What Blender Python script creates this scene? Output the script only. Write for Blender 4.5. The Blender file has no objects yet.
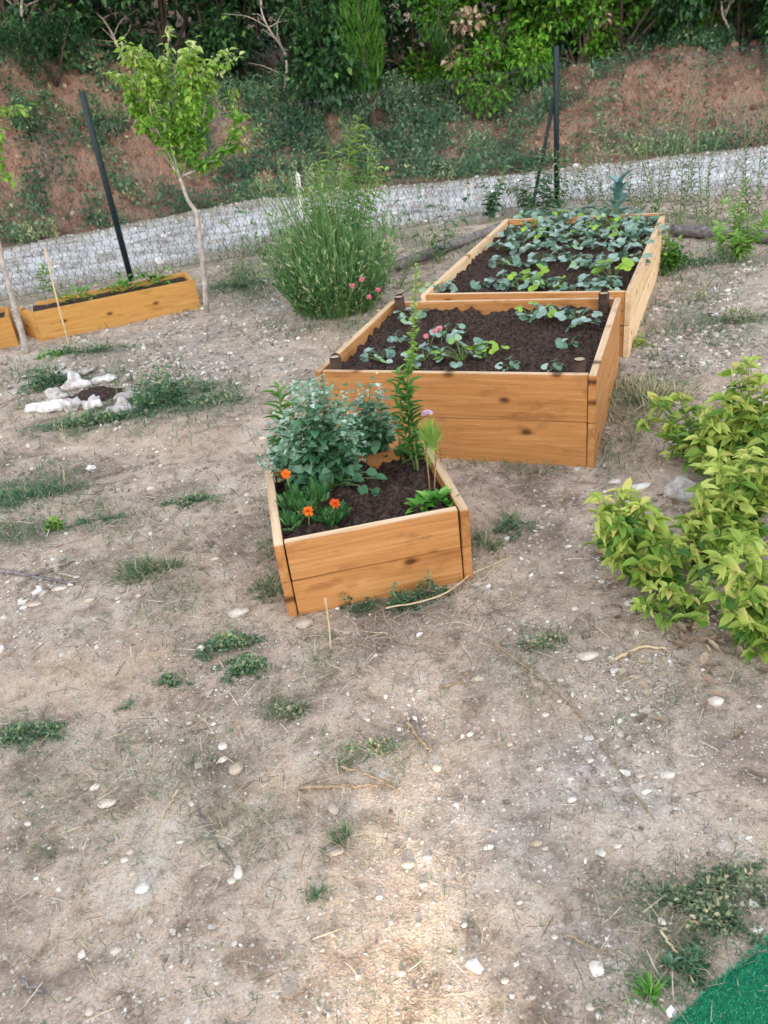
import bpy, bmesh, math, random
import numpy as np
from mathutils import Vector, Matrix
R = math.radians
S = bpy.context.scene
COL = S.collection
# ------------------------------------------------------------------ camera
H, PITCH, ROLL, FPX = 1.6, R(29.727), R(-7.272), 808.0
F_ = np.array([0, math.cos(PITCH), -math.sin(PITCH)])
_u = np.array([0, math.sin(PITCH), math.cos(PITCH)]); _r = np.array([1., 0, 0])
RT = math.cos(ROLL)*_r + math.sin(ROLL)*_u
UP = -math.sin(ROLL)*_r + math.cos(ROLL)*_u
cam = bpy.data.cameras.new("camera"); cam_o = bpy.data.objects.new("camera", cam); COL.objects.link(cam_o)
cam.sensor_width = 36; cam.lens = FPX/1024*36; cam.clip_end = 500; cam.clip_start = 0.05
M = Matrix(((RT[0], UP[0], -F_[0], 0), (RT[1], UP[1], -F_[1], 0), (RT[2], UP[2], -F_[2], H), (0, 0, 0, 1)))
cam_o.matrix_world = M
cam.dof.use_dof = True; cam.dof.focus_distance = 2.7; cam.dof.aperture_fstop = cam.lens/1000/0.0045
S.camera = cam_o
# ------------------------------------------------------------------ sky, sun, exposure
SUN_EL, SUN_DIR = R(9.0), np.array([0.10, 1.0])       # the way the light travels over the ground
SUN_DIR = SUN_DIR/np.linalg.norm(SUN_DIR)
W = bpy.data.worlds.new("World"); S.world = W; W.use_nodes = True
nt = W.node_tree; nt.nodes.clear()
sky = nt.nodes.new("ShaderNodeTexSky"); sky.sky_type = 'NISHITA'; sky.sun_disc = False
sky.sun_elevation = SUN_EL; sky.sun_rotation = math.atan2(-SUN_DIR[0], -SUN_DIR[1])
hs = nt.nodes.new("ShaderNodeHueSaturation"); hs.inputs['Saturation'].default_value = 0.38
tm = nt.nodes.new("ShaderNodeMixRGB"); tm.blend_type = 'MULTIPLY'; tm.inputs[0].default_value = 1; tm.inputs[2].default_value = (1.0, 0.985, 0.99, 1)
bg = nt.nodes.new("ShaderNodeBackground"); bg.inputs['Strength'].default_value = 0.15
wo = nt.nodes.new("ShaderNodeOutputWorld")
nt.links.new(sky.outputs[0], hs.inputs['Color']); nt.links.new(hs.outputs[0], tm.inputs[1]); nt.links.new(tm.outputs[0], bg.inputs[0]); nt.links.new(bg.outputs[0], wo.inputs[0])
sl = bpy.data.lights.new("sun", 'SUN'); so = bpy.data.objects.new("sun", sl); COL.objects.link(so)
sl.energy = 3.6; sl.angle = R(0.7); sl.color = (1, 0.84, 0.62)
so.rotation_euler = Vector((SUN_DIR[0]*math.cos(SUN_EL), SUN_DIR[1]*math.cos(SUN_EL), -math.sin(SUN_EL))).to_track_quat('-Z', 'Y').to_euler()
S.view_settings.view_transform = 'Standard'; S.view_settings.look = 'None'
S.view_settings.exposure = 2.9; S.view_settings.gamma = 1
S.render.engine = 'CYCLES'
S.cycles.use_denoising = True
S.cycles.max_bounces = 6; S.cycles.diffuse_bounces = 3; S.cycles.transmission_bounces = 4; S.cycles.transparent_max_bounces = 4
S.cycles.caustics_reflective = False; S.cycles.caustics_refractive = False
S.cycles.filter_width = 1.5

# ------------------------------------------------------------------ helpers: pixels and points
def proj(P):
    d = np.asarray(P, float)-np.array([0, 0, H]); z = d@F_
    return np.stack([384+FPX*(d@RT)/z, 512-FPX*(d@UP)/z], -1)
def ray(px, py):
    return F_+((px-384)/FPX)*RT+((512-py)/FPX)*UP
def G(px, py, z=0.):                                   # the point at height z seen at a pixel
    d = ray(px, py); t = (z-H)/d[2]; return np.array([0, 0, H])+t*d
def Y(px, py, y):                                      # the point in the upright plane y seen at a pixel
    d = ray(px, py); return np.array([0, 0, H])+d*(y/d[1])
def srgb(r, g, b):
    f = lambda c: (c/255/12.92) if c/255 <= .04045 else ((c/255+.055)/1.055)**2.4
    return (f(r), f(g), f(b), 1)
def rg(seed): return np.random.default_rng(seed)
# value noise
_tab = rg(7).random((256, 256))
def vnoise(x, y):
    xi = np.floor(x).astype(int); yi = np.floor(y).astype(int); fx = x-xi; fy = y-yi
    fx = fx*fx*(3-2*fx); fy = fy*fy*(3-2*fy)
    a = _tab[xi & 255, yi & 255]; b = _tab[(xi+1) & 255, yi & 255]; c = _tab[xi & 255, (yi+1) & 255]; d = _tab[(xi+1) & 255, (yi+1) & 255]
    return (a*(1-fx)+b*fx)*(1-fy)+(c*(1-fx)+d*fx)*fy
def fbm(x, y, o=4, s=1.):
    v = 0; a = .5; t = 0
    for k in range(o):
        v = v+a*vnoise(x*s+17.3*k, y*s+9.1*k); t += a; a *= .5; s *= 2.03
    return v/t
def sstep(a, b, x):
    t = np.clip((x-a)/(b-a), 0, 1); return t*t*(3-2*t)
def blob(P, L):                                        # soft patches given by centre and radii in metres
    pass

# ------------------------------------------------------------------ helpers: meshes
class MB:
    def __init__(s): s.v = []; s.f = []; s.t = []; s.m = []; s.n = 0
    def add(s, V, F, tint=0.5, mat=0):
        V = np.asarray(V, float); s.v.append(V)
        F = [np.asarray(f)+s.n for f in F] if not isinstance(F, np.ndarray) else F+s.n
        nf = len(F); s.f.append(F)
        s.t.append(np.broadcast_to(np.asarray(tint, float), (nf,)) if np.ndim(tint) == 0 else np.asarray(tint, float))
        s.m.append(np.full(nf, mat)); s.n += len(V)
    def mesh(s, name, mats, smooth=True):
        me = bpy.data.meshes.new(name)
        V = np.concatenate(s.v); sizes = []; idx = []
        for F in s.f:
            if isinstance(F, np.ndarray):
                sizes.append(np.full(len(F), F.shape[1])); idx.append(F.ravel())
            else:
                sizes.append(np.array([len(f) for f in F])); idx.append(np.concatenate(F))
        sizes = np.concatenate(sizes); idx = np.concatenate(idx)
        me.vertices.add(len(V)); me.vertices.foreach_set('co', V.ravel())
        me.loops.add(len(idx)); me.loops.foreach_set('vertex_index', idx.astype(np.int32))
        me.polygons.add(len(sizes))
        me.polygons.foreach_set('loop_start', np.concatenate([[0], np.cumsum(sizes)[:-1]]).astype(np.int32))
        me.polygons.foreach_set('loop_total', sizes.astype(np.int32))
        me.polygons.foreach_set('material_index', np.concatenate(s.m).astype(np.int32))
        me.polygons.foreach_set('use_smooth', np.full(len(sizes), smooth))
        a = me.attributes.new('tint', 'FLOAT', 'FACE'); a.data.foreach_set('value', np.concatenate(s.t).astype(np.float32))
        for m in mats if isinstance(mats, (list, tuple)) else [mats]: me.materials.append(m)
        me.update(calc_edges=True); me.validate()
        return me
def link(name, me, parent=None, loc=(0, 0, 0), rot=(0, 0, 0)):
    o = bpy.data.objects.new(name, me); COL.objects.link(o)
    o.location = loc; o.rotation_euler = rot
    if parent: o.parent = parent
    return o
def tag(o, label, cat, group=None):
    o['label'] = label; o['category'] = cat
    if group: o['group'] = group
    return o
def thing(name, label, cat, loc=(0, 0, 0), rotz=0, group=None):
    o = bpy.data.objects.new(name, None); COL.objects.link(o); o.empty_display_size = .1
    o.location = loc; o.rotation_euler = (0, 0, rotz)
    return tag(o, label, cat, group)
def build(name, mb, mat, parent=None, loc=(0, 0, 0), rot=(0, 0, 0), smooth=True):
    return link(name, mb.mesh(name, mat, smooth), parent, loc, rot)
def dup(root, loc, rotz, label=None, group=None, scale=1.0):
    r = root.copy(); COL.objects.link(r); r.location = loc; r.rotation_euler = (0, 0, rotz); r.scale = (scale,)*3
    if label: r['label'] = label
    if group: r['group'] = group
    for ch in list(root.children):
        c = ch.copy(); COL.objects.link(c); c.parent = r
        for g in ch.children:
            d = g.copy(); COL.objects.link(d); d.parent = c
    return r
def nrm(a): return a/np.maximum(np.linalg.norm(a, axis=-1, keepdims=True), 1e-9)
# leaf templates: base at origin, length 1 along +y, width along x
def tmpl(w1, w2, t1=.35, t2=.7, fold=.12, droop=.15):
    V = np.array([[0, 0, 0], [0, t1, 0], [0, t2, -droop*.4], [0, 1, -droop], [-w1, t1, fold*w1*2], [-w2, t2, fold*w2*2-droop*.4], [w1, t1, fold*w1*2], [w2, t2, fold*w2*2-droop*.4]])
    F = [(0, 6, 1), (0, 1, 4), (1, 6, 7, 2), (1, 2, 5, 4), (2, 7, 3), (2, 3, 5)]
    return V, F
LANCE = tmpl(.13, .10, fold=.4, droop=.22)
OVATE = tmpl(.30, .22, .38, .72, fold=.3, droop=.25)
ROUND = tmpl(.40, .40, .35, .78, fold=.22, droop=.12)
_rt = [(0, 0), (.12, .22), (.34, .42), (.64, .46), (.88, .30)]
ROUND = (np.array([[0, 0, 0]]+[[w_*s_, t_, .16*w_-.10*t_*t_] for t_, w_ in _rt[1:] for s_ in (1, -1)]+[[0, .34, -.02], [0, .68, -.06], [0, .98, -.12]]),
         [(0, 1, 3, 9), (0, 9, 4, 2), (9, 3, 5, 10), (9, 10, 6, 4), (10, 5, 7, 11), (10, 11, 8, 6)])
STRAIGHT = (np.array([[-.5, 0, 0], [.5, 0, 0], [.9, .5, .03], [-.1, .5, .03], [.1, 1, .0]]), [(0, 1, 2, 3), (3, 2, 4)])
FLAT = (np.array([[-.5, 0, 0], [.5, 0, 0], [2.2, .35, .03], [1.2, .35, .03], [2.6, .7, .03], [1.8, .7, .03], [.4, 1, 0]]), [(0, 1, 2, 3), (3, 2, 4, 5), (5, 4, 6)])
CURL = (np.array([[0, 0, 0], [0, .35, .02], [0, .7, .10], [0, 1, .26], [-.24, .35, .16], [-.17, .72, .22], [.24, .35, .13], [.15, .7, .26]]), [(0, 6, 1), (0, 1, 4), (1, 6, 7, 2), (1, 2, 5, 4), (2, 7, 3), (2, 3, 5)])
DIAMOND = (np.array([[0, 0, 0], [.28, .5, .06], [0, 1, -.1], [-.28, .5, .06]]), [(0, 1, 2), (0, 2, 3)])
THIN = (np.array([[0, 0, 0], [.11, .5, .03], [0, 1, -.15], [-.11, .5, .03]]), [(0, 1, 2), (0, 2, 3)])
BLADE = (np.array([[-.5, 0, 0], [.5, 0, 0], [.4, .5, -.03], [-.4, .5, -.03], [0, 1, -.16]]), [(0, 1, 2, 3), (3, 2, 4)])
def leaves(mb, T, pos, d, up, sc, tint, ws=1., mat=0):
    TV, TF = T
    pos = np.atleast_2d(pos); n = max(len(pos), len(np.atleast_2d(d)), np.size(sc)); pos = np.broadcast_to(pos, (n, 3))
    y = nrm(np.broadcast_to(d, (n, 3)).astype(float)); up = np.broadcast_to(up, (n, 3)).astype(float)
    x = nrm(np.cross(y, up)); z = np.cross(x, y)
    sc = np.broadcast_to(sc, (n,)); ws = np.broadcast_to(ws, (n,))
    V = pos[:, None]+sc[:, None, None]*(TV[None, :, 0:1]*ws[:, None, None]*x[:, None]+TV[None, :, 1:2]*y[:, None]+TV[None, :, 2:3]*z[:, None])
    nv = len(TV); off = (np.arange(n)*nv)
    tint = np.broadcast_to(tint, (n,))
    b0 = mb.n
    mb.v.append(V.reshape(-1, 3)); mb.n += n*nv
    for f in TF:
        mb.f.append(b0+off[:, None]+np.array(f)[None]); mb.t.append(tint); mb.m.append(np.full(n, mat))
def tube(mb, pts, rad, n=6, tint=.5, mat=0, cap=True):
    P = np.asarray(pts, float); k = len(P); rad = np.broadcast_to(rad, (k,))
    T = nrm(np.gradient(P, axis=0)); ref = np.array([.3, .9, .2]) if abs(T[0] @ np.array([.3, .9, .2])) < .8 else np.array([1., 0, 0])
    A = nrm(np.cross(T, ref)); B = np.cross(T, A)
    a = np.arange(n)*2*np.pi/n
    V = P[:, None]+rad[:, None, None]*(np.cos(a)[None, :, None]*A[:, None]+np.sin(a)[None, :, None]*B[:, None])
    i = np.arange(k-1)[:, None]*n; j = np.arange(n)[None]; j2 = (j+1) % n
    Q = np.stack([i+j, i+j2, i+n+j2, i+n+j], -1).reshape(-1, 4)
    b = mb.n
    mb.add(V.reshape(-1, 3), Q, tint, mat)
    if cap:
        for e in (np.arange(n)[::-1], np.arange(n)+(k-1)*n):
            mb.f.append((b+e)[None]); mb.t.append(np.array([tint])); mb.m.append(np.array([mat]))
def curve(pts, n=8):                                   # smooth polyline through points
    P = np.asarray(pts, float)
    if len(P) < 3:
        t = np.linspace(0, 1, n)[:, None]; return P[0]*(1-t)+P[-1]*t
    out = []
    E = np.concatenate([[2*P[0]-P[1]], P, [2*P[-1]-P[-2]]])
    m = max(2, n//(len(P)-1))
    for i in range(len(P)-1):
        p0, p1, p2, p3 = E[i:i+4]
        for t in np.arange(m)/m:
            out.append(.5*((2*p1)+(-p0+p2)*t+(2*p0-5*p1+4*p2-p3)*t*t+(-p0+3*p1-3*p2+p3)*t**3))
    out.append(P[-1]); return np.array(out)
def bxmesh(name, L, D, Hh, mat, bev=.003, top=None):
    bm = bmesh.new(); bmesh.ops.create_cube(bm, size=1)
    bmesh.ops.scale(bm, vec=(L, D, Hh), verts=bm.verts)
    bmesh.ops.bevel(bm, geom=list(bm.edges), offset=bev, segments=2, affect='EDGES')
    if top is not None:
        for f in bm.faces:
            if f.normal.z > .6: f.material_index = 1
    me = bpy.data.meshes.new(name); bm.to_mesh(me); bm.free(); me.materials.append(mat)
    if top is not None: me.materials.append(top)
    return me
_ico = {}
def ico(sub):
    if sub not in _ico:
        bm = bmesh.new(); bmesh.ops.create_icosphere(bm, subdivisions=sub, radius=1)
        bm.verts.ensure_lookup_table()
        _ico[sub] = (np.array([v.co[:] for v in bm.verts]), np.array([[v.index for v in f.verts] for f in bm.faces])); bm.free()
    return _ico[sub]
def rock(mb, c, size, seed, sub=2, tint=.5, rough=.22, rotz=0.):
    V, F = ico(sub); g = rg(seed); V = V.copy()
    for k in range(7):                                  # flat facets
        d = nrm(g.normal(size=3)); h = g.uniform(.62, .9); p = V@d
        V -= np.clip(p-h, 0, None)[:, None]*d
    ph = g.random(6)*9
    V *= (1+rough*.5*(np.sin(V[:, 0]*3+ph[0])*np.sin(V[:, 1]*3.4+ph[1])+np.sin(V[:, 2]*4+ph[2])*.6+.5*np.sin(V[:, 0]*7+ph[3])*np.sin(V[:, 2]*6+ph[4])))[:, None]
    if sub > 2: V *= (1+rough*.9*(fbm(V[:, 0]*3+seed, V[:, 1]*3+V[:, 2]*4, 4, 1.3)-.5)+rough*.35*(fbm(V[:, 0]*9+V[:, 2]*7, V[:, 1]*9+seed, 3, 1.)-.5))[:, None]
    V = V*np.asarray(size)
    c_, s_ = math.cos(rotz), math.sin(rotz)
    V = np.stack([V[:, 0]*c_-V[:, 1]*s_, V[:, 0]*s_+V[:, 1]*c_, V[:, 2]], 1)
    mb.add(V+np.asarray(c), F, tint)

# ------------------------------------------------------------------ materials
def mat(name):
    m = bpy.data.materials.new(name); m.use_nodes = True; nt = m.node_tree; nt.nodes.clear()
    o = nt.nodes.new("ShaderNodeOutputMaterial"); b = nt.nodes.new("ShaderNodeBsdfPrincipled"); nt.links.new(b.outputs[0], o.inputs[0])
    b.inputs['Roughness'].default_value = .85; b.inputs['Specular IOR Level'].default_value = .25
    return m, nt, b, o
def N(nt, t, **kw):
    n = nt.nodes.new("ShaderNode"+t)
    for k, v in kw.items():
        if k.startswith('i_'): n.inputs[k[2:].replace('_', ' ')].default_value = v
        elif k.startswith('n_'): n.inputs[int(k[2:])].default_value = v
        else: setattr(n, k, v)
    return n
def ramp(nt, stops, fac=None, interp='LINEAR'):
    r = nt.nodes.new("ShaderNodeValToRGB"); cr = r.color_ramp; cr.interpolation = interp
    while len(cr.elements) < len(stops): cr.elements.new(.5)
    for e, (p, c) in zip(cr.elements, stops): e.position = p; e.color = c if len(c) == 4 else (*c, 1)
    if fac is not None: nt.links.new(fac, r.inputs[0])
    return r.outputs[0]
def mix(nt, fac, a, b, mode='MIX'):
    m = nt.nodes.new("ShaderNodeMixRGB"); m.blend_type = mode
    for i, v in ((0, fac), (1, a), (2, b)):
        if isinstance(v, (int, float)): m.inputs[i].default_value = v
        elif isinstance(v, tuple): m.inputs[i].default_value = v if len(v) == 4 else (*v, 1)
        else: nt.links.new(v, m.inputs[i])
    return m.outputs[0]
def bump(nt, b, h, strength=.4, dist=.01):
    n = N(nt, 'Bump'); n.inputs['Strength'].default_value = strength; n.inputs['Distance'].default_value = dist
    nt.links.new(h, n.inputs['Height']); nt.links.new(n.outputs[0], b.inputs['Normal'])
def coord(nt, kind='Object', scale=(1, 1, 1), rnd=False):
    t = N(nt, 'TexCoord'); m = N(nt, 'Mapping'); m.inputs['Scale'].default_value = scale
    nt.links.new(t.outputs[kind], m.inputs[0])
    if rnd:
        oi = N(nt, 'ObjectInfo'); a = N(nt, 'VectorMath', operation='SCALE'); a.inputs[0].default_value = (31, 17, 53)
        nt.links.new(oi.outputs['Random'], a.inputs['Scale']); nt.links.new(a.outputs[0], m.inputs['Location'])
    return m.outputs[0]
def noise(nt, vec, scale, detail=5, rough=.6, dist=0.):
    n = N(nt, 'TexNoise'); n.inputs['Scale'].default_value = scale; n.inputs['Detail'].default_value = detail
    n.inputs['Roughness'].default_value = rough; n.inputs['Distortion'].default_value = dist
    nt.links.new(vec, n.inputs['Vector']); return n.outputs['Fac']
def leafmat(name, stops, rough=.55, trans=.3, vary=.15):
    m, nt, b, o = mat(name)
    a = N(nt, 'Attribute', attribute_name='tint')
    c = ramp(nt, stops, a.outputs['Fac'])
    nz = noise(nt, coord(nt, 'Object'), 35, 3)
    c = mix(nt, vary, c, ramp(nt, [(.3, (.25, .25, .25)), (.7, (1, 1, 1))], nz), 'MULTIPLY')
    nt.links.new(c, b.inputs['Base Color']); b.inputs['Roughness'].default_value = rough; b.inputs['Specular IOR Level'].default_value = .3
    if trans:
        t = N(nt, 'BsdfTranslucent'); nt.links.new(c, t.inputs[0]); x = N(nt, 'MixShader'); x.inputs[0].default_value = trans
        nt.links.new(b.outputs[0], x.inputs[1]); nt.links.new(t.outputs[0], x.inputs[2]); nt.links.new(x.outputs[0], o.inputs[0])
    return m
def plain(name, c1, c2, scale=20, rough=.8, bmp=.3, dist=.004, kind='Object', rnd=False):
    m, nt, b, o = mat(name); v = coord(nt, kind, rnd=rnd); n = noise(nt, v, scale, 6)
    nt.links.new(ramp(nt, [(.35, c1), (.65, c2)], n), b.inputs['Base Color']); b.inputs['Roughness'].default_value = rough
    if bmp: bump(nt, b, n, bmp, dist)
    return m
def wood(name, c_dark, c_mid, c_light, dirt=.5):
    m, nt, b, o = mat(name)
    v = coord(nt, 'Object', (1.0, 22, 22), True)
    n1 = noise(nt, v, 1.6, 7, .7, 1.4)
    v2 = coord(nt, 'Object', (2.2, 70, 70), True); n2 = noise(nt, v2, 1.5, 5, .75, 1.2)
    base = ramp(nt, [(.3, c_dark), (.5, c_mid), (.72, c_light)], n1)
    base = mix(nt, .35, base, ramp(nt, [(.36, (.5, .40, .3)), (.5, (.96, .95, .93)), (.6, (1, 1, 1))], n2), 'MULTIPLY')
    # knots
    tc_ = coord(nt, 'Object', (4.6, 1, 8.0), True); sx = N(nt, 'SeparateXYZ'); cx = N(nt, 'CombineXYZ'); nt.links.new(tc_, sx.inputs[0]); nt.links.new(sx.outputs[0], cx.inputs[0]); nt.links.new(sx.outputs[2], cx.inputs[1])
    vo = N(nt, 'TexVoronoi', voronoi_dimensions='2D'); vo.inputs['Scale'].default_value = 1.0; nt.links.new(cx.outputs[0], vo.inputs['Vector'])
    kn = ramp(nt, [(.05, (.10, .06, .04)), (.08, (.34, .24, .16)), (.10, (.7, .58, .46)), (.17, (1, 1, 1))], vo.outputs['Distance'])
    gate = ramp(nt, [(.60, (0, 0, 0)), (.62, (.85, .85, .85))], vo.outputs['Color'])
    base = mix(nt, gate, base, mix(nt, 1., base, kn, 'MULTIPLY'))
    oi_ = N(nt, 'ObjectInfo'); base = mix(nt, 1., base, ramp(nt, [(0, (.80, .77, .73)), (1, (1.06, 1.06, 1.06))], oi_.outputs['Random']), 'MULTIPLY')
    # weather stains
    vs = coord(nt, 'Object', (2.2, 5, 5), True); ns = noise(nt, vs, 2.4, 5, .65)
    base = mix(nt, dirt, base, ramp(nt, [(.36, (.52, .44, .38)), (.46, (1, 1, 1))], ns), 'MULTIPLY')
    nt.links.new(base, b.inputs['Base Color']); b.inputs['Roughness'].default_value = .62
    bump(nt, b, n2, .25, .002)
    return m
WOOD = wood('honey_wood', srgb(164, 112, 64), srgb(186, 131, 78), srgb(202, 152, 100))
WOOD_PALE = wood('pale_wood', srgb(206, 168, 128), srgb(230, 196, 156), srgb(240, 212, 178), .25)
WOOD_SKYTOP = wood('skylit_top_wood', srgb(180, 148, 116), srgb(214, 184, 150), srgb(228, 202, 172), .6)  # board tops: sky light from above put into a paler wood colour
WOOD_OCHRE = wood('ochre_wood', srgb(182, 132, 68), srgb(200, 150, 82), srgb(212, 168, 102), .4)
SOIL = plain('dark_soil', srgb(28, 21, 18), srgb(96, 76, 66), 70, .95, 1., .03)
STAKE = plain('dark_stake', srgb(44, 34, 30), srgb(78, 60, 48), 30, .85, .4)
STAKETOP = plain('sawn_stake_top', srgb(150, 130, 108), srgb(182, 164, 140), 60, .8, .2)
BARK = plain('pale_bark', srgb(140, 130, 122), srgb(184, 174, 164), 25, .9, .5, .006)
DARKBARK = plain('dark_bark', srgb(50, 42, 36), srgb(92, 80, 68), 12, .9, .6, .02)
METAL = plain('dark_green_paint', srgb(18, 30, 34), srgb(26, 44, 46), 40, .45, .1)
WIRE = plain('wire', srgb(52, 62, 60), srgb(84, 92, 88), 10, .5, 0)
DEADWOOD = plain('dead_wood', srgb(118, 98, 78), srgb(162, 142, 118), 60, .9, .5, .002)
GREYWOOD = plain('grey_wood', srgb(84, 78, 76), srgb(138, 130, 126), 30, .9, .6, .006)
CANE = plain('cane', srgb(184, 162, 126), srgb(206, 186, 152), 40, .7, .1)
WHITEWOOD = plain('white_stake', srgb(196, 192, 184), srgb(226, 222, 214), 40, .8, .2)
def stonemat(name, a, b2, c3):
    m, nt, b, o = mat(name); v = coord(nt, 'Object'); n = noise(nt, v, 22, 7, .65)
    at = N(nt, 'Attribute', attribute_name='tint')
    base = ramp(nt, [(0, a), (.5, b2), (1, c3)], at.outputs['Fac'])
    base = mix(nt, .75, base, ramp(nt, [(.36, (.4, .36, .33)), (.56, (1, 1, 1))], n), 'MULTIPLY')
    nt.links.new(base, b.inputs['Base Color']); bump(nt, b, n, .5, .004); return m
STONE = stonemat('stone', srgb(150, 142, 136), srgb(190, 172, 150), srgb(228, 220, 210))
PEBBLE = stonemat('pebble', srgb(128, 116, 106), srgb(176, 162, 148), srgb(226, 220, 212))
ROCKW = stonemat('white_rock', srgb(150, 140, 130), srgb(206, 200, 196), srgb(236, 232, 230))
L_STRAW = leafmat('strawberry_leaf', [(0, srgb(58, 96, 66)), (.35, srgb(108, 140, 122)), (.75, srgb(172, 190, 182)), (.85, srgb(116, 158, 66)), (1, srgb(150, 180, 62))], .42, .15)
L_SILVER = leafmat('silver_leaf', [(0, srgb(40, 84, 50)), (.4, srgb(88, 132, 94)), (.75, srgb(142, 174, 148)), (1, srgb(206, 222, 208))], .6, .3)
L_MARI = leafmat('marigold_leaf', [(0, srgb(44, 92, 46)), (.6, srgb(86, 142, 74)), (1, srgb(136, 176, 116))], .5, .3)
L_LILY = leafmat('lily_leaf', [(0, srgb(44, 92, 34)), (.6, srgb(92, 146, 56)), (1, srgb(160, 186, 96))], .45, .25)
L_BRIGHT = leafmat('bright_leaf', [(0, srgb(60, 116, 40)), (.6, srgb(104, 166, 66)), (1, srgb(150, 196, 100))], .45, .3)
L_FEATHER = leafmat('feather_leaf', [(0, srgb(104, 150, 60)), (.6, srgb(140, 182, 84)), (1, srgb(186, 200, 120))], .6, .3)
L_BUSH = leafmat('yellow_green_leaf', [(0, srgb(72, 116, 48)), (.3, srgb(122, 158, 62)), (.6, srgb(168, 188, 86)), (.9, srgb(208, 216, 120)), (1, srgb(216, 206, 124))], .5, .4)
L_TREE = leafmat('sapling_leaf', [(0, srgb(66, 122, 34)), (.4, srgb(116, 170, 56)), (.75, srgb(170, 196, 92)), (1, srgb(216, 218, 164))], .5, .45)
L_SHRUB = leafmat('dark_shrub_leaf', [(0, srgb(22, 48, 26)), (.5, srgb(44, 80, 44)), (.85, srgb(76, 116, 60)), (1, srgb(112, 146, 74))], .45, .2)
L_SHRUBB = leafmat('green_shrub_leaf', [(0, srgb(44, 92, 26)), (.5, srgb(84, 138, 38)), (.85, srgb(122, 166, 58)), (1, srgb(158, 180, 84))], .45, .3)
L_BROWN = leafmat('dry_leaf', [(0, srgb(120, 100, 84)), (.5, srgb(166, 140, 116)), (1, srgb(206, 186, 158))], .8, .2)
L_GRASSY = leafmat('fine_stem', [(0, srgb(66, 108, 64)), (.5, srgb(104, 148, 88)), (.85, srgb(152, 180, 118)), (1, srgb(214, 212, 176))], .6, .4)
L_WEED = leafmat('weed_leaf', [(0, srgb(50, 88, 62)), (.5, srgb(88, 126, 92)), (.85, srgb(130, 158, 116)), (1, srgb(176, 182, 136))], .6, .35, .1)
L_GREY = leafmat('grey_weed_leaf', [(0, srgb(74, 102, 74)), (.5, srgb(114, 134, 100)), (.8, srgb(152, 158, 122)), (1, srgb(206, 190, 154))], .7, .3, .1)
L_KALE = leafmat('kale_leaf', [(0, srgb(78, 120, 116)), (1, srgb(138, 176, 168))], .45, .2)
L_DRYGRASS = leafmat('dry_straw', [(0, srgb(104, 88, 74)), (.4, srgb(176, 158, 132)), (.7, srgb(206, 190, 162)), (1, srgb(232, 218, 194))], .8, .1)
STEM = plain('green_stem', srgb(84, 110, 58), srgb(122, 142, 84), 30, .6, 0)
REDSTEM = plain('brown_stem', srgb(130, 96, 66), srgb(160, 128, 92), 30, .7, 0)
ORANGE = leafmat('orange_petal', [(0, srgb(196, 66, 18)), (.5, srgb(230, 104, 22)), (1, srgb(246, 150, 40))], .6, .15)
PINK = leafmat('pink_petal', [(0, srgb(206, 84, 104)), (1, srgb(236, 156, 168))], .6, .2)
LILAC = leafmat('lilac_petal', [(0, srgb(180, 140, 176)), (1, srgb(222, 194, 216))], .6, .2)
YELLOW = leafmat('yellow_petal', [(0, srgb(214, 190, 30)), (1, srgb(240, 224, 80))], .6, .2)

# ------------------------------------------------------------------ ground
MOSS = [(25, 495, 60, 26, .9), (10, 525, 40, 22, .8), (95, 505, 26, 14, .5), (150, 570, 34, 18, .45), (228, 645, 40, 20, .8), (245, 672, 34, 18, .7), (170, 682, 22, 10, .6), (285, 708, 26, 16, .6), (128, 706, 12, 8, .7),
        (28, 735, 40, 20, .7), (60, 800, 70, 40, .45), (150, 760, 90, 50, .4), (60, 850, 80, 30, .35), (245, 280, 40, 22, .7), (90, 425, 60, 16, .5), (175, 400, 50, 25, .6), (40, 385, 30, 20, .6), (215, 400, 40, 20, .4), (130, 370, 50, 20, .3),
        (110, 520, 40, 20, .35), (200, 500, 30, 14, .3), (700, 905, 70, 40, .8), (740, 880, 50, 30, .6), (650, 985, 40, 30, .7), (680, 960, 30, 30, .8), (320, 895, 16, 12, .5), (350, 835, 40, 20, .45), (370, 750, 50, 25, .45),
        (640, 425, 40, 40, .5), (690, 690, 60, 30, .4), (640, 710, 50, 40, .3), (545, 640, 30, 16, .35), (510, 525, 22, 14, .4), (390, 600, 70, 16, .5), (520, 690, 60, 40, .25), (450, 700, 70, 40, .2), (680, 290, 60, 40, .35), (700, 330, 60, 25, .4), (650, 360, 50, 30, .35), (740, 250, 40, 20, .6), (190, 600, 60, 30, .3), (330, 330, 60, 10, .3), (110, 620, 60, 20, .2), (300, 660, 60, 30, .35), (230, 820, 60, 40, .35), (130, 560, 80, 50, .2)]
SAND = [(385, 960, 60, 60, .15), (300, 785, 40, 24, .9), (80, 680, 90, 30, .55), (130, 650, 80, 26, .5), (40, 650, 60, 30, .4), (560, 690, 90, 60, .25), (480, 540, 60, 40, .35), (640, 440, 60, 30, .5), (700, 385, 40, 14, .9), (160, 440, 120, 20, .4), (330, 335, 60, 20, .6), (720, 860, 90, 30, .25), (520, 760, 80, 50, .3), (60, 590, 60, 20, .35)]
GRAV = [(200, 355, 110, 34, .8), (260, 310, 60, 30, .6), (60, 370, 60, 20, .5), (720, 310, 70, 40, .8), (680, 350, 50, 30, .7), (590, 760, 90, 90, .5), (500, 850, 90, 70, .4), (60, 610, 60, 40, .4), (110, 600, 60, 20, .3), (600, 940, 60, 60, .4)]
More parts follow.
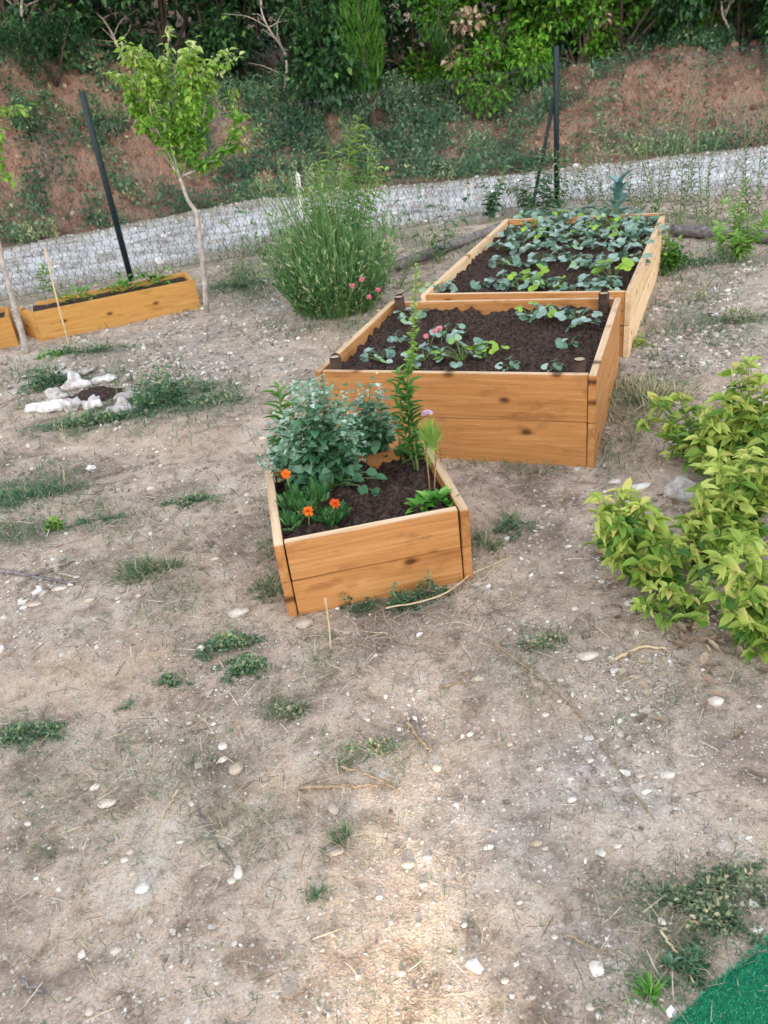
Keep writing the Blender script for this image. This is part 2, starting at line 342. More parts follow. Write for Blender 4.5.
def pmask(P, L, seed, rag=.7):
    q = proj(P); front = ((P-np.array([0, 0, H]))@F_) > .15
    v = np.zeros(len(P))
    for x, y, a, b, k in L:
        v = np.maximum(v, k*np.exp(-(((q[:, 0]-x)/a)**2+((q[:, 1]-y)/b)**2)))
    n = fbm(P[:, 0]+seed, P[:, 1]-seed, 4, 5.)
    v = np.where(front, v, 0)
    return np.clip(v*(1-rag)+rag*v*np.clip((n-.32)*4, 0, 1.6), 0, 1)
def road_y(x):
    near = np.interp(x, [-40, -9, -4.5, -3, -2, -.9, .5, 2.2, 4, 9, 40], [5.2, 6.3, 7.0, 7.4, 7.9, 8.5, 8.4, 8.6, 8.1, 6.3, 0])
    far = np.interp(x, [-40, -9, -4.3, -3.2, -1.4, .8, 3.4, 5.6, 9, 40], [9.6, 10.2, 10.75, 11.2, 12.0, 11.8, 11.3, 11.1, 10.2, 4])
    return near, far
def gz(x, y):                                          # garden ground height
    x = np.asarray(x, float); y = np.asarray(y, float)
    return (fbm(x, y, 3, 1.3)-.5)*.03+(fbm(x+5, y, 4, 9)-.5)*.018
def grid(xs, ys, zf):
    X, Yg = np.meshgrid(xs, ys); P = np.stack([X.ravel(), Yg.ravel(), zf(X.ravel(), Yg.ravel())], 1)
    nx = len(xs); i = np.arange(len(ys)-1)[:, None]*nx; j = np.arange(nx-1)[None]
    return P, np.stack([i+j, i+j+1, i+nx+j+1, i+nx+j], -1).reshape(-1, 4)
xs = np.concatenate([[-120, -60, -30, -18, -12, -9, -7.5, -6], np.arange(-5, 5.5, .028), [6, 7.5, 9, 12, 18, 30, 60, 120]])
ys = np.concatenate([[-120, -60, -30, -12, -5, -2, -.5, .2], np.arange(.5, 9.3, .028), np.arange(9.4, 13, .2), [14, 16, 20, 30, 60, 120]])
P, Q = grid(xs, ys, lambda x, y: gz(x, y)*np.clip(1.6-np.abs(y-5)/40, 0, 1)-.12*sstep(-.35, .35, y-road_y(x)[0]))
mg = MB(); mg.add(P, Q)
m, nt, b, o = mat('dirt')
v = coord(nt, 'Object'); at = N(nt, 'Attribute', attribute_name='mask'); sep = N(nt, 'SeparateColor'); nt.links.new(at.outputs['Color'], sep.inputs[0])
n1 = noise(nt, v, 2.6, 8, .68, .5); n2 = noise(nt, v, 24, 6, .7); n3 = noise(nt, v, 140, 3, .7)
c = ramp(nt, [(.36, srgb(160, 142, 128)), (.46, srgb(200, 180, 164)), (.55, srgb(220, 197, 176)), (.66, srgb(225, 213, 200))], n1)
n4 = noise(nt, v, 9, 7, .72, .6)
c = mix(nt, .5, c, ramp(nt, [(.34, (.36, .33, .31)), (.5, (.92, .9, .88)), (.64, (1, 1, 1))], n2), 'MULTIPLY')
c = mix(nt, .85, c, ramp(nt, [(.36, (.45, .41, .38)), (.48, (.9, .88, .86)), (.58, (1.0, 1.0, 1.0))], n4), 'MULTIPLY')
sand = ramp(nt, [(.3, srgb(184, 152, 126)), (.7, srgb(222, 194, 164))], n2)
c = mix(nt, sep.outputs[1], c, sand)
grav = ramp(nt, [(.35, srgb(140, 130, 122)), (.5, srgb(176, 168, 162)), (.68, srgb(214, 208, 204))], n2)
c = mix(nt, sep.outputs[2], c, grav)
mossc = ramp(nt, [(.3, srgb(74, 78, 62)), (.6, srgb(112, 114, 92)), (.8, srgb(142, 134, 112))], n2)
mf = N(nt, 'Math', operation='MULTIPLY'); nt.links.new(sep.outputs[0], mf.inputs[0]); mf.inputs[1].default_value = .8
c = mix(nt, mf.outputs[0], c, mossc)
# tiny chips and grit
vo = N(nt, 'TexVoronoi'); vo.inputs['Scale'].default_value = 60; nt.links.new(v, vo.inputs['Vector'])
chip = ramp(nt, [(.16, (1, 1, 1)), (.28, (0, 0, 0))], vo.outputs['Distance'])
rnd = ramp(nt, [(.52, (0, 0, 0)), (.56, (1, 1, 1))], vo.outputs['Color'])
cm = mix(nt, 1., chip, rnd, 'MULTIPLY')
c = mix(nt, cm, c, srgb(212, 204, 196))
c = mix(nt, .5, c, ramp(nt, [(.34, (.45, .42, .4)), (.52, (1, 1, 1))], n3), 'MULTIPLY')
nt.links.new(c, b.inputs['Base Color']); b.inputs['Roughness'].default_value = .95
vo2 = N(nt, 'TexVoronoi'); vo2.inputs['Scale'].default_value = 130; nt.links.new(v, vo2.inputs['Vector'])
sp = mix(nt, 1., ramp(nt, [(.2, (1, 1, 1)), (.34, (0, 0, 0))], vo2.outputs['Distance']), ramp(nt, [(.5, (0, 0, 0)), (.52, (1, 1, 1))], N2_ if False else vo2.outputs['Color']), 'MULTIPLY')
spm = mix(nt, 1., sp, ramp(nt, [(.42, (0, 0, 0)), (.58, (1, 1, 1))], n4), 'MULTIPLY')
c = mix(nt, spm, c, srgb(216, 210, 206))
nt.links.new(c, b.inputs['Base Color'])
hh = mix(nt, .35, n4, n3); bump(nt, b, hh, 1., .035)
go = build('ground', mg, m); go['kind'] = 'structure'
ca = go.data.color_attributes.new('mask', 'FLOAT_COLOR', 'POINT')
gm = np.stack([pmask(P, MOSS, 3), pmask(P, SAND, 11, .5), pmask(P, GRAV, 23, .6), np.ones(len(P))], 1)
ca.data.foreach_set('color', gm.astype(np.float32).ravel())

# ------------------------------------------------------------------ gravel road
def road_z(x, y):
    a, c = road_y(x); w = (fbm(x, y, 4, 1.5)-.5)*.7
    e = np.minimum(y-a, c-y)+w
    rut = -.035*np.exp(-((y-(a*.62+c*.38))/.35)**2)-.03*np.exp(-((y-(a*.2+c*.8))/.35)**2)
    return -.09+.085*sstep(-.35, .35, e)+rut+(fbm(x, y, 2, .8)-.5)*.05+(fbm(x+3, y, 3, 14)-.5)*.018
P, Q = grid(np.concatenate([np.arange(-40, -9, 1.), np.arange(-9, 10, .06), np.arange(10, 40, 1.)]), np.concatenate([np.arange(-1, 7.4, .6), np.arange(7.4, 13, .06)]), road_z)
mr = MB(); mr.add(P, Q)
m, nt, b, o = mat('white_gravel'); v = coord(nt, 'Object'); n1 = noise(nt, v, 1.3, 5); n2 = noise(nt, v, 14, 6, .7)
n4 = noise(nt, v, 60, 4, .7); n5 = noise(nt, v, 4.5, 5, .6)
c = ramp(nt, [(.38, srgb(136, 126, 118)), (.47, srgb(186, 182, 180)), (.58, srgb(222, 221, 223))], mix(nt, .55, n1, n5))
c = mix(nt, .5, c, ramp(nt, [(.36, (.36, .34, .32)), (.47, (.85, .84, .83)), (.6, (1, 1, 1))], n2), 'MULTIPLY')
c = mix(nt, .35, c, ramp(nt, [(.38, (.45, .43, .41)), (.52, (1, 1, 1))], n4), 'MULTIPLY')
nt.links.new(c, b.inputs['Base Color']); b.inputs['Roughness'].default_value = .95; ea = N(nt, 'Attribute', attribute_name='edge'); n6 = noise(nt, v, 3.2, 6, .7)
ed = N(nt, 'Math', operation='ADD'); nt.links.new(ea.outputs['Fac'], ed.inputs[0]); nt.links.new(n6, ed.inputs[1])
c = mix(nt, ramp(nt, [(.62, (1, 1, 1)), (.92, (0, 0, 0))], ed.outputs[0]), c, mix(nt, n2, srgb(112, 104, 84), srgb(176, 162, 146)))
nt.links.new(c, b.inputs['Base Color']); bump(nt, b, mix(nt, .5, n2, n4), .7, .02)
ro = build('gravel_road', mr, m)
ra_, rc_ = road_y(P[:, 0]); ea_ = ro.data.attributes.new('edge', 'FLOAT', 'POINT'); tr_ = (P[:, 1]-ra_)/(rc_-ra_)
ea_.data.foreach_set('value', np.clip(np.minimum(tr_*1.6, (1-tr_)*1.8)*1.3-.18*np.exp(-((tr_-.58)/.10)**2), 0, 1).astype(np.float32)); ro['kind'] = 'structure'

# ------------------------------------------------------------------ earth bank beyond the road
def toe(x): return np.interp(x, [-40, -9, -5, -3.2, -1.4, .8, 3.4, 5.6, 9, 40], [9.8, 10.6, 11.1, 11.7, 12.4, 12.2, 11.8, 11.6, 10.8, 5])
def bank_h(x): return np.interp(x, [-14, -5, -3.5, -2.2, -1, 0, 1.2, 2.4, 3.4, 5, 8, 14], [2.6, 2.25, 2.05, 1.6, 1.28, 1.08, .88, .62, .9, 1.02, .95, .9])
def bank_z(x, y):
    d = y-toe(x)+(fbm(x, y, 3, 1.1)-.5)*.5; h = bank_h(x); run = np.interp(x, [-5, -2, 0, 2, 4], [1.7, 2.3, 2.6, 2.3, 1.5])
    s = np.clip(d/run, 0, 1); prof = .35*sstep(0, .5, s)*np.where(s < 0, 0, 1)+.65*sstep(.25, 1, s)
    z = h*prof+np.clip(d-run, 0, None)*.13
    lump = ((fbm(x, y, 4, 1.9)-.5)*.5+(fbm(x+9, y, 3, 7)-.5)*.14)*sstep(-.1, .6, d)
    return np.where(d < 0, -.06+d*.1, -.06+z)+lump
P, Q = grid(np.concatenate([np.arange(-40, -9, 1.), np.arange(-9, 11, .07), np.arange(11, 41, 1.)]), np.concatenate([np.arange(3, 10.4, .4), np.arange(10.4, 15.5, .07), np.arange(15.6, 40, 1.)]), bank_z)
mb_ = MB(); mb_.add(P, Q)
m, nt, b, o = mat('red_earth'); v = coord(nt, 'Object'); n1 = noise(nt, v, .9, 6, .65); n2 = noise(nt, v, 7, 7, .7); n3 = noise(nt, v, 40, 4, .7)
c = ramp(nt, [(.33, srgb(104, 88, 78)), (.45, srgb(152, 118, 100)), (.55, srgb(158, 132, 114)), (.66, srgb(126, 116, 108))], n1)
c = mix(nt, .8, c, ramp(nt, [(.34, (.35, .3, .28)), (.5, (.9, .88, .86)), (.66, (1, 1, 1))], n2), 'MULTIPLY')
c = mix(nt, .5, c, ramp(nt, [(.35, (.5, .46, .44)), (.6, (1, 1, 1))], n3), 'MULTIPLY')
nt.links.new(c, b.inputs['Base Color']); b.inputs['Roughness'].default_value = .95; bump(nt, b, mix(nt, .5, n2, n3), 1., .06)
bo = build('earth_bank', mb_, m); bo['kind'] = 'structure'

# ------------------------------------------------------------------ unseen sun blocker added behind the camera; its slit lets sun onto the dirt
BLOCKM = plain('blocker_white', srgb(226, 222, 214), srgb(238, 234, 226), 3, .9, .1)
BLOCKCAPM = plain('blocker_cap_red', srgb(150, 90, 66), srgb(178, 112, 84), 6, .85, .4)
HY = -22.; hx = -.115+(HY-1.0)*SUN_DIR[0]/SUN_DIR[1]; tt = math.tan(SUN_EL)
hh_ = 4+36*tt; ot = (1.2-HY+.75)*tt
hr = thing('sun_blocker', 'white sun blocker added unseen behind the viewer, with a slit to let sun through', 'sun_blocker', (hx, HY-.5, 0))
def slab(mbx, x0, x1, y0, y1, z0, z1):
    V = [(x, y, z) for z in (z0, z1) for y in (y0, y1) for x in (x0, x1)]
    mbx.add(V, np.array([(0, 1, 3, 2), (4, 6, 7, 5), (0, 4, 5, 1), (2, 3, 7, 6), (0, 2, 6, 4), (1, 5, 7, 3)]))
mw = MB(); slab(mw, -24, -.19, -.25, .25, 0, hh_); slab(mw, .19, 24, -.25, .25, 0, hh_); slab(mw, -.19, .19, -.25, .25, ot, hh_)
build('blocker_panel', mw, BLOCKM, hr, smooth=False)
mw = MB(); V = [(-24.4, -.6, hh_+.003), (24.4, -.6, hh_+.003), (24.4, .6, hh_+.003), (-24.4, .6, hh_+.003), (-24.4, 0, hh_+.35), (24.4, 0, hh_+.35)]
mw.add(V, [(3, 2, 1, 0), (0, 1, 5, 4), (2, 3, 4, 5), (1, 2, 5), (3, 0, 4)]); build('blocker_cap', mw, BLOCKCAPM, hr, smooth=False)

# ------------------------------------------------------------------ raised beds
TH = .03
def board(parent, L, hgt, x, y, z, rz, mt, seed, top=None):
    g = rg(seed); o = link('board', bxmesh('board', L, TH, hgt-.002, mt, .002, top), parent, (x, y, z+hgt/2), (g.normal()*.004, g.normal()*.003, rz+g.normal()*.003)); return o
def raised_bed(label, x, y, t, w, l, h, rows, drop, mats, seed, posts=(), group='wooden raised beds', name='raised_bed'):
    g = rg(seed); r = thing(name, label, 'planter', (x, y, -.012), t, group)
    hb = (h+.012)/rows
    for k in range(rows):
        z = k*hb; e = .004*(k % 2); tp_ = WOOD_SKYTOP if k == rows-1 else None
        board(r, w-2*TH-.008, hb, w/2, TH/2+.002+e, z, 0, mats[0], seed+k, tp_)
        board(r, w-2*TH-.008, hb, w/2, l-TH/2-.002, z, 0, mats[0], seed+10+k, tp_)
        board(r, l, hb, TH/2, l/2, z, math.pi/2, mats[1], seed+20+k, tp_)
        board(r, l, hb, w-TH/2, l/2, z, math.pi/2, mats[2], seed+30+k, tp_)
    nx, ny = max(8, int(w/.008)), max(8, int(l/.008))
    P, Q = grid(np.linspace(TH-.002, w-TH+.002, nx), np.linspace(TH-.002, l-TH+.002, ny), lambda a, c: h-drop+(fbm(a+seed, c, 4, 9)-.5)*.05+(fbm(a, c+seed, 4, 24)-.5)*.075)
    ms = MB(); ms.add(P, Q); build('soil', ms, SOIL, r)
    for (px, py, hp) in posts:
        mp = MB(); zz = h+hp
        tube(mp, [(px, py, .05), (px+.002, py, zz*.6), (px, py+.002, zz-.004), (px, py, zz)], [.024, .026, .026, .022], 10, mat=0, cap=False)
        a = np.arange(10)*2*np.pi/10; mp.add(np.stack([px+.0215*np.cos(a), py+.0215*np.sin(a), np.full(10, zz)], 1), np.arange(10)[None], .5, 1)
        build('corner_post', mp, [STAKE, STAKETOP], r)
    return r
raised_bed('small square honey-coloured raised bed with orange marigolds in it', -.359, 2.187, .122, .637, .565, .278, 2, .035, (WOOD, WOOD, WOOD), 3)
raised_bed('middle raised bed of dark honey planks with four dark corner stakes', -.228, 3.43, -.395, 1.216, 1.072, .396, 2, .045, (WOOD, WOOD, WOOD), 50,
           ((.075, .075, .055), (1.216-.075, .075, .055), (.075, 1.072-.075, .055), (1.216-.075, 1.072-.075, .055)))
raised_bed('longest raised bed with pale outer side plank, packed with strawberry plants', .368, 4.642, -.434, 1.169, 2.02, .351, 2, .05, (WOOD, WOOD_PALE, WOOD_PALE), 100)
# long ochre trough by the fence and the next one along
def trough(label, p0, p1, depth, h, seed, endcap=.03):
    p0 = np.array(p0); p1 = np.array(p1); d = p1-p0; w = float(np.hypot(d[0], d[1])); t = math.atan2(d[1], d[0])
    r = thing('planter_trough', label, 'planter', (p0[0], p0[1], -.01), t, 'ochre troughs along the fence')
    board(r, w, h, w/2, TH/2, 0, 0, WOOD_OCHRE, seed); board(r, w-.06, h, w/2, depth-TH/2, 0, 0, WOOD_OCHRE, seed+1)
    o = link('board', bxmesh('board', depth, TH, h-.004, WOOD_OCHRE), r, (-.055, depth/2-.01, h/2-.003), (0, 0, math.pi/2+.34))
    o = link('board', bxmesh('board', depth-.035, TH, h-.006, WOOD_OCHRE), r, (w-TH/2-.003, depth/2+.015, h/2), (0, 0, math.pi/2))
    P, Q = grid(np.linspace(.0, w-.03, 70), np.linspace(.02, depth-.02, 22), lambda a, c: h-.035+(fbm(a+seed, c, 4, 9)-.5)*.04)
    ms = MB(); ms.add(P, Q); build('soil', ms, SOIL, r); return r, t, w
T1, T1a, T1w = trough('long low ochre planter trough with knotty front plank beside the pale-trunked sapling', G(42, 341)[:2], G(201, 307.5)[:2], .36, .225, 300)
d1 = (G(201, 307.5)-G(42, 341))[:2]; d1 /= np.linalg.norm(d1); e2 = G(19, 345)[:2]
trough('ochre planter trough cut off by the edge of the view, behind the leaning thin trunk', e2-d1*1.2, e2, .36, .225, 340)

# ------------------------------------------------------------------ fence
f0 = G(131, 279)[:2]; f1 = np.array([2.185, 8.75]); FP = [np.array([-8.5, 5.6]), f0, f1, np.array([3.9, 7.35]), np.array([7.5, 4.6])]
fr = thing('chain_link_fence', 'thin wire mesh fence on dark green posts running along the gravel road', 'fence', (f0[0], f0[1], 0))
def fpost(p, h, lean=(0, 0)):
    mp = MB(); x, y = p[0]-f0[0], p[1]-f0[1]; n = 9
    slab(mp, -.022, .022, -.004, .004, -.05, h); slab(mp, -.004, .004, .0045, .038, -.05, h)
    for k in range(10): slab(mp, -.010, .010, -.010, -.0045, .12+k*h/11, .145+k*h/11)
    o = build('fence_post', mp, METAL, fr, (x, y, 0), (lean[0], lean[1], R(20)), False); return o
def fpost_round(p, h, lean=(0, 0)):
    mp = MB(); tube(mp, [(0, 0, -.05), (0, 0, h*.5), (0, 0, h-.01), (0, 0, h)], [.027, .027, .027, .02], 12); 
    return build('fence_post', mp, METAL, fr, (p[0]-f0[0], p[1]-f0[1], 0), (lean[0], lean[1], 0))
fpost_round(f0, 1.56); fpost_round(f1, 1.43); fpost_round(FP[3], 1.5)
bq = G(533, 205)[:2]-f0; mp = MB(); tube(mp, [(bq[0], bq[1], 0), (f1[0]-f0[0]-.03, f1[1]-f0[1], .95)], .018, 8); build('brace', mp, METAL, fr)
mw = MB(); cell = .075; ht = 1.28
for a, b2 in zip(FP[:-1], FP[1:]):
    L = np.linalg.norm(b2-a); dd = (b2-a)/L; nn = int(L/cell); k = int(ht/cell)
    zz = np.arange(k+1)*cell+.02; zig = (np.arange(k+1) % 2)*cell*.5
    for sgn in (0, 1):
        for i in range(nn):
            s_ = i*cell+(zig if sgn else cell*.5-zig)+.0
            s_ = np.clip(s_, 0, L); pts = np.stack([a[0]+dd[0]*s_-f0[0], a[1]+dd[1]*s_-f0[1], zz*np.interp(s_, [0, L*.5, L], [1, .985, 1])], 1)
            tube(mw, pts, .0026, 3, cap=False)
    for z in (.04, .66, ht-.02):
        tube(mw, [(a[0]-f0[0], a[1]-f0[1], z), ((a[0]+b2[0])/2-f0[0], (a[1]+b2[1])/2-f0[1], z-.02), (b2[0]-f0[0], b2[1]-f0[1], z)], .002, 3, cap=False)
build('wire_mesh', mw, WIRE, fr)
def log(name, label, a, b2, r1, r2, mt, cat, seed, group=None, wob=.02):
    g = rg(seed); a = np.array(a, float); b2 = np.array(b2, float); t = np.linspace(0, 1, 14)[:, None]
    P = (b2-a)*t+np.cumsum(g.normal(size=(14, 3))*wob*.4, 0)*np.array([1, 1, .35])*np.minimum(t, 1-t)*3; ml = MB()
    tube(ml, P, np.linspace(r1, r2, 14)*(1+g.normal(size=14)*.07), 8)
    o = build(name, ml, mt, None, tuple(a)); return tag(o, label, cat, group)
a = G(396, 272); b2 = G(500, 232); log('edging_log', 'weathered grey log lying outside the left plank of the longest bed', a+[0, 0, .05], b2+[0, 0, .05], .045, .04, GREYWOOD, 'log', 5)
a = G(672, 236); b2 = G(800, 248); log('edging_log', 'weathered grey log lying along the fence foot right of the longest bed', a+[0, 0, .05], b2+[0, 0, .05], .045, .05, GREYWOOD, 'log', 6)

# ------------------------------------------------------------------ plant builders
def rosette_strawberry(seed, bright=.0, nl=11, rad=.095, size=.042):
    size *= .86; g = rg(seed); mf = MB(); ms = MB()
    for i in range(nl):
        a = i*2.4+g.normal()*.3; el = g.uniform(.35, 1.25); L = rad*g.uniform(.75, 1.2)
        d = np.array([math.cos(a)*math.cos(el), math.sin(a)*math.cos(el), math.sin(el)])
        tip = d*L; tip[2] -= .01
        tube(ms, [(0, 0, 0), d*L*.55+[0, 0, .008], tip], [.0022, .0018, .0014], 4, cap=False)
        out = nrm(np.array([d[0], d[1], .15-.3*g.random()])); up = nrm(np.array([g.normal()*.5+d[0]*.5, g.normal()*.5+d[1]*.5, 1]))
        side = np.cross(up, out); tnt = np.clip(g.normal(.46, .24), .02, .78) if g.random() > bright else g.uniform(.8, 1)
        sz = size*g.uniform(.62, 1.15)
        for k, w in ((0, 1), (1.15, .92), (-1.15, .92)):
            dd = math.cos(k)*out+math.sin(k)*side+up*g.normal()*.12
            leaves(mf, ROUND, tip, dd, up, sz*w, np.clip(tnt+g.normal()*.05, 0, 1), 1.05)
    return mf, ms
def strawberry(label, seed, bright, nl=11, rad=.11, size=.045, group='strawberry plants'):
    r = thing('strawberry_plant', label, 'plant', (0, 0, 0), 0, group); mf, ms = rosette_strawberry(seed, bright, nl, rad, size)
    build('foliage', mf, L_STRAW, r); build('stems', ms, STEM, r); return r
def flowerhead(mb, c, up, rad, n, T, layers=3, tint=(.2, .9), g=None, cup=.5, mat=0):
    up = nrm(np.asarray(up, float)); ref = np.array([1., 0, 0]) if abs(up[0]) < .8 else np.array([0, 1., 0]); A = nrm(np.cross(up, ref)); B = np.cross(up, A)
    for l in range(layers):
        a = np.arange(n)*2*np.pi/n+l*.4; e = cup+l*.35
        d = np.cos(a)[:, None]*A*math.cos(e)+np.sin(a)[:, None]*B*math.cos(e)+up*math.sin(e)+g.normal(size=(n, 3))*.16
        leaves(mb, T, np.broadcast_to(np.asarray(c), (n, 3)), d, np.broadcast_to(up, (n, 3)), rad*(1-l*.2), g.uniform(*tint, n), mat=mat)
def marigold(label, base, blooms, fol, seed):
    g = rg(seed); base = np.asarray(base); r = thing('marigold', label, 'flower', tuple(base), 0, 'marigolds'); mf = MB(); ms = MB()
    for (x, y, z, rr, n) in fol:
        c = np.array([x, y, z])
        for i in range(n):
            p = c+nrm(g.normal(size=3))*rr*g.random()**.4*np.array([1, 1, .75]); p[2] = max(p[2], .012)
            d = nrm(p-c*np.array([1, 1, .2])+[0, 0, .02]); st = p-d*.02; axis = nrm(d+[0, 0, .1])
            k = 6; t = np.linspace(.1, 1, k)
            side = nrm(np.cross(axis, [0, 0, 1.]))
            for s_ in (-1, 1):
                leaves(mf, THIN, st+axis*(t*.04)[:, None], axis*.6+side*s_, np.array([0, 0, 1.])+g.normal(size=3)*.2, .021*(1.2-.5*t), np.clip(g.normal(.5, .22)+p[2]*1.5-.05, 0, 1), 1.4)
        tube(ms, [(c[0]*.4, c[1]*.4, 0), (c[0]*.9, c[1]*.9, c[2]*.7), tuple(c)], [.004, .003, .002], 5, cap=False)
    build('foliage', mf, L_MARI, r)
    for (p, sz, tt) in blooms:
        p = np.asarray(p)-base; tube(ms, [(p[0]*.6, p[1]*.6, .0), (p[0]*.9, p[1]*.9, p[2]*.6), p], [.003, .0025, .002], 5, cap=False)
        mbl = MB(); flowerhead(mbl, p, np.array([.1, -.6, .8])+g.normal(size=3)*.15, sz*.85, 13, OVATE, 5, (max(tt[0]-.4, 0), tt[1]), g, .12); build('bloom', mbl, ORANGE, r)
    build('stems', ms, STEM, r); return r
def leafy_stem(mf, ms, pts, r0, n, Llo, Lhi, T, g, t0=.05, t1=1., el=.6, tint=(.2, .8), ws=1., rise=.5):
    C = curve(pts, 24); k = len(C); tube(ms, C, np.linspace(r0, r0*.35, k), 5, cap=False)
    t = np.linspace(t0, t1, n); idx = t*(k-1); i0 = np.clip(idx.astype(int), 0, k-2); p = C[i0]+(C[i0+1]-C[i0])*(idx-i0)[:, None]
    T_ = nrm(C[i0+1]-C[i0]); a = np.arange(n)*2.4+g.normal(size=n)*.25
    A = nrm(np.cross(T_, [.2, 1, .1])); B = np.cross(T_, A)
    d = (np.cos(a)[:, None]*A+np.sin(a)[:, None]*B)*math.cos(el)+T_*math.sin(el)+g.normal(size=(n, 3))*.12
    L = g.uniform(Llo, Lhi, n)*(1-.45*np.clip(t-.6, 0, 1))
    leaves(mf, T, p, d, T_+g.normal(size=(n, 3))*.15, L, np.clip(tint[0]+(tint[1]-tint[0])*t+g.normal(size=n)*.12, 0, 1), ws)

# ------------------------------------------------------------------ small bed planting
ZS = .278-.035-.012
def at_small(px, py): return G(px, py, ZS)
b0 = at_small(306, 522); YB = b0[1]
def rel(px, py, y, base): return Y(px, py, y)-base
marigold('marigold with three orange blooms in the near left corner of the small bed', b0,
         [(Y(286, 474, YB+.10), .022, (.5, 1)), (Y(308, 511, YB-.05), .024, (.4, .9)), (Y(335, 503, YB-.02), .024, (.05, .5))],
         [(*rel(292, 500, YB+.05, b0), .05, 34), (*rel(318, 492, YB+.06, b0), .045, 30), (*rel(290, 524, YB-.03, b0), .038, 26), (*rel(322, 520, YB, b0), .045, 30), (*rel(333, 529, YB-.03, b0), .034, 22), (*rel(305, 508, YB+.02, b0), .045, 30), (*rel(340, 512, YB+.01, b0), .03, 16)], 11)
b1 = at_small(405, 462)
marigold('little marigold with two small orange blooms by the back plank of the small bed', b1,
         [(Y(398, 430, b1[1]), .017, (.4, .9)), (Y(411, 447, b1[1]-.02), .013, (.4, .9))], [(*rel(403, 450, b1[1], b1), .03, 18), (*rel(415, 453, b1[1], b1), .025, 12)], 12)
def silver(label, base, heads, low, seed):
    g = rg(seed); r = thing('silver_leaf_plant', label, 'plant', tuple(base), 0, 'silver leaved bushy plants'); mf = MB(); ms = MB()
    for (hx_, hy_, hz_, dens) in heads:
        p = np.array([hx_, hy_, hz_]); root = np.array([p[0]*.25+g.normal()*.015, p[1]*.25+g.normal()*.015, 0])
        C = curve([root, root*.5+p*.5+[0, 0, .02], p], 12); tube(ms, C, np.linspace(.003, .0015, len(C)), 4, cap=False)
        nk = len(C)
        for q in range(3, nk):
            t = q/(nk-1); n = 6 if t < .75 else int(9*dens)
            a = g.random(n)*6.28; d = np.stack([np.cos(a), np.sin(a), g.uniform(-.1, .6, n)], 1)
            sz = .055*(1-t)**.7+.014; pp = C[q]+g.normal(size=(n, 3))*.008*(1+2*t)
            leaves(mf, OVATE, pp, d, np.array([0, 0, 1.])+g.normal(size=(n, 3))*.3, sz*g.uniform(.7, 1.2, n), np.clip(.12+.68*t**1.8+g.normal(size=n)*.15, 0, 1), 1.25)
        n = int(40*dens); a = g.random(n)*6.28; d = np.stack([np.cos(a), np.sin(a), g.uniform(-.2, 1, n)], 1)
        leaves(mf, OVATE, p+g.normal(size=(n, 3))*np.array([.026, .026, .016]), d, np.array([0, 0, 1.])+g.normal(size=(n, 3))*.4, g.uniform(.010, .024, n), np.clip(g.normal(.74, .2, n), 0, 1), 1.2)
    for (lx, ly, lz, sz) in low:
        p = np.array([lx, ly, lz]); d = nrm(np.array([lx, ly-.02, -.02])+g.normal(size=3)*.04)
        tube(ms, [(0, 0, .02), p*.6+[0, 0, .02], p], .002, 4, cap=False)
        for k in range(3):
            leaves(mf, OVATE, p, d+g.normal(size=3)*.5*(k > 0), np.array([0, -.25, 1.])+g.normal(size=3)*.2, sz*(1-.15*k), g.uniform(.25, .55), 1.3)
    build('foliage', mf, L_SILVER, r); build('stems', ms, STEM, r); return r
b2 = at_small(335, 490); g = rg(21)
hd = [(272, 440), (270, 462), (282, 425), (298, 388), (318, 384), (308, 420), (292, 415), (305, 398), (322, 392), (338, 402), (300, 432), (318, 420), (330, 432), (345, 418), (312, 445), (338, 448), (352, 438), (290, 446), (325, 455), (350, 455), (300, 460), (280, 458)]
silver('large bushy silver-green plant with frosted tops filling the left of the small bed', b2, [(*rel(x, y, b2[1]+g.uniform(-.06, .14), b2), 1.) for x, y in hd],
       [(*rel(x, y, b2[1]+d, b2), s) for x, y, d, s in ((312, 470, -.03, .065), (330, 470, -.06, .06), (345, 470, -.05, .06), (300, 474, .0, .06), (352, 480, -.06, .05), (365, 472, -.03, .05), (375, 478, -.05, .045), (372, 490, -.06, .045), (360, 486, -.06, .045), (322, 482, -.08, .05))], 22)
b3 = at_small(375, 462)
hd = [(355, 400), (370, 388), (384, 398), (360, 420), (380, 418), (345, 412), (392, 428), (365, 435)]
silver('slimmer silver-green plant leaning on the back plank of the small bed', b3, [(*rel(x, y, b3[1]+g.uniform(-.03, .06), b3), .7) for x, y in hd],
       [(*rel(x, y, b3[1]+d, b3), s) for x, y, d, s in ((372, 440, -.03, .07), (378, 430, -.02, .06), (358, 450, 0, .05), (385, 445, 0, .05))], 23)
# upright leafy stems (left corner)
b4 = at_small(290, 482); g = rg(31); r = thing('lily', 'tall leafy green stem in the back left of the small bed', 'plant', tuple(b4)); mf = MB(); ms = MB()
leafy_stem(mf, ms, [(0, 0, 0), rel(285, 440, b4[1], b4), rel(278, 388, b4[1]+.02, b4)], .005, 46, .06, .095, LANCE, g, .15, 1., .55, (.15, .75), 1.1)
leafy_stem(mf, ms, [(.01, .02, 0), rel(296, 450, b4[1]+.05, b4), rel(292, 404, b4[1]+.06, b4)], .004, 30, .05, .08, LANCE, g, .2, 1., .6, (.15, .6), 1.1)
build('foliage', mf, L_LILY, r); build('stems', ms, STEM, r)
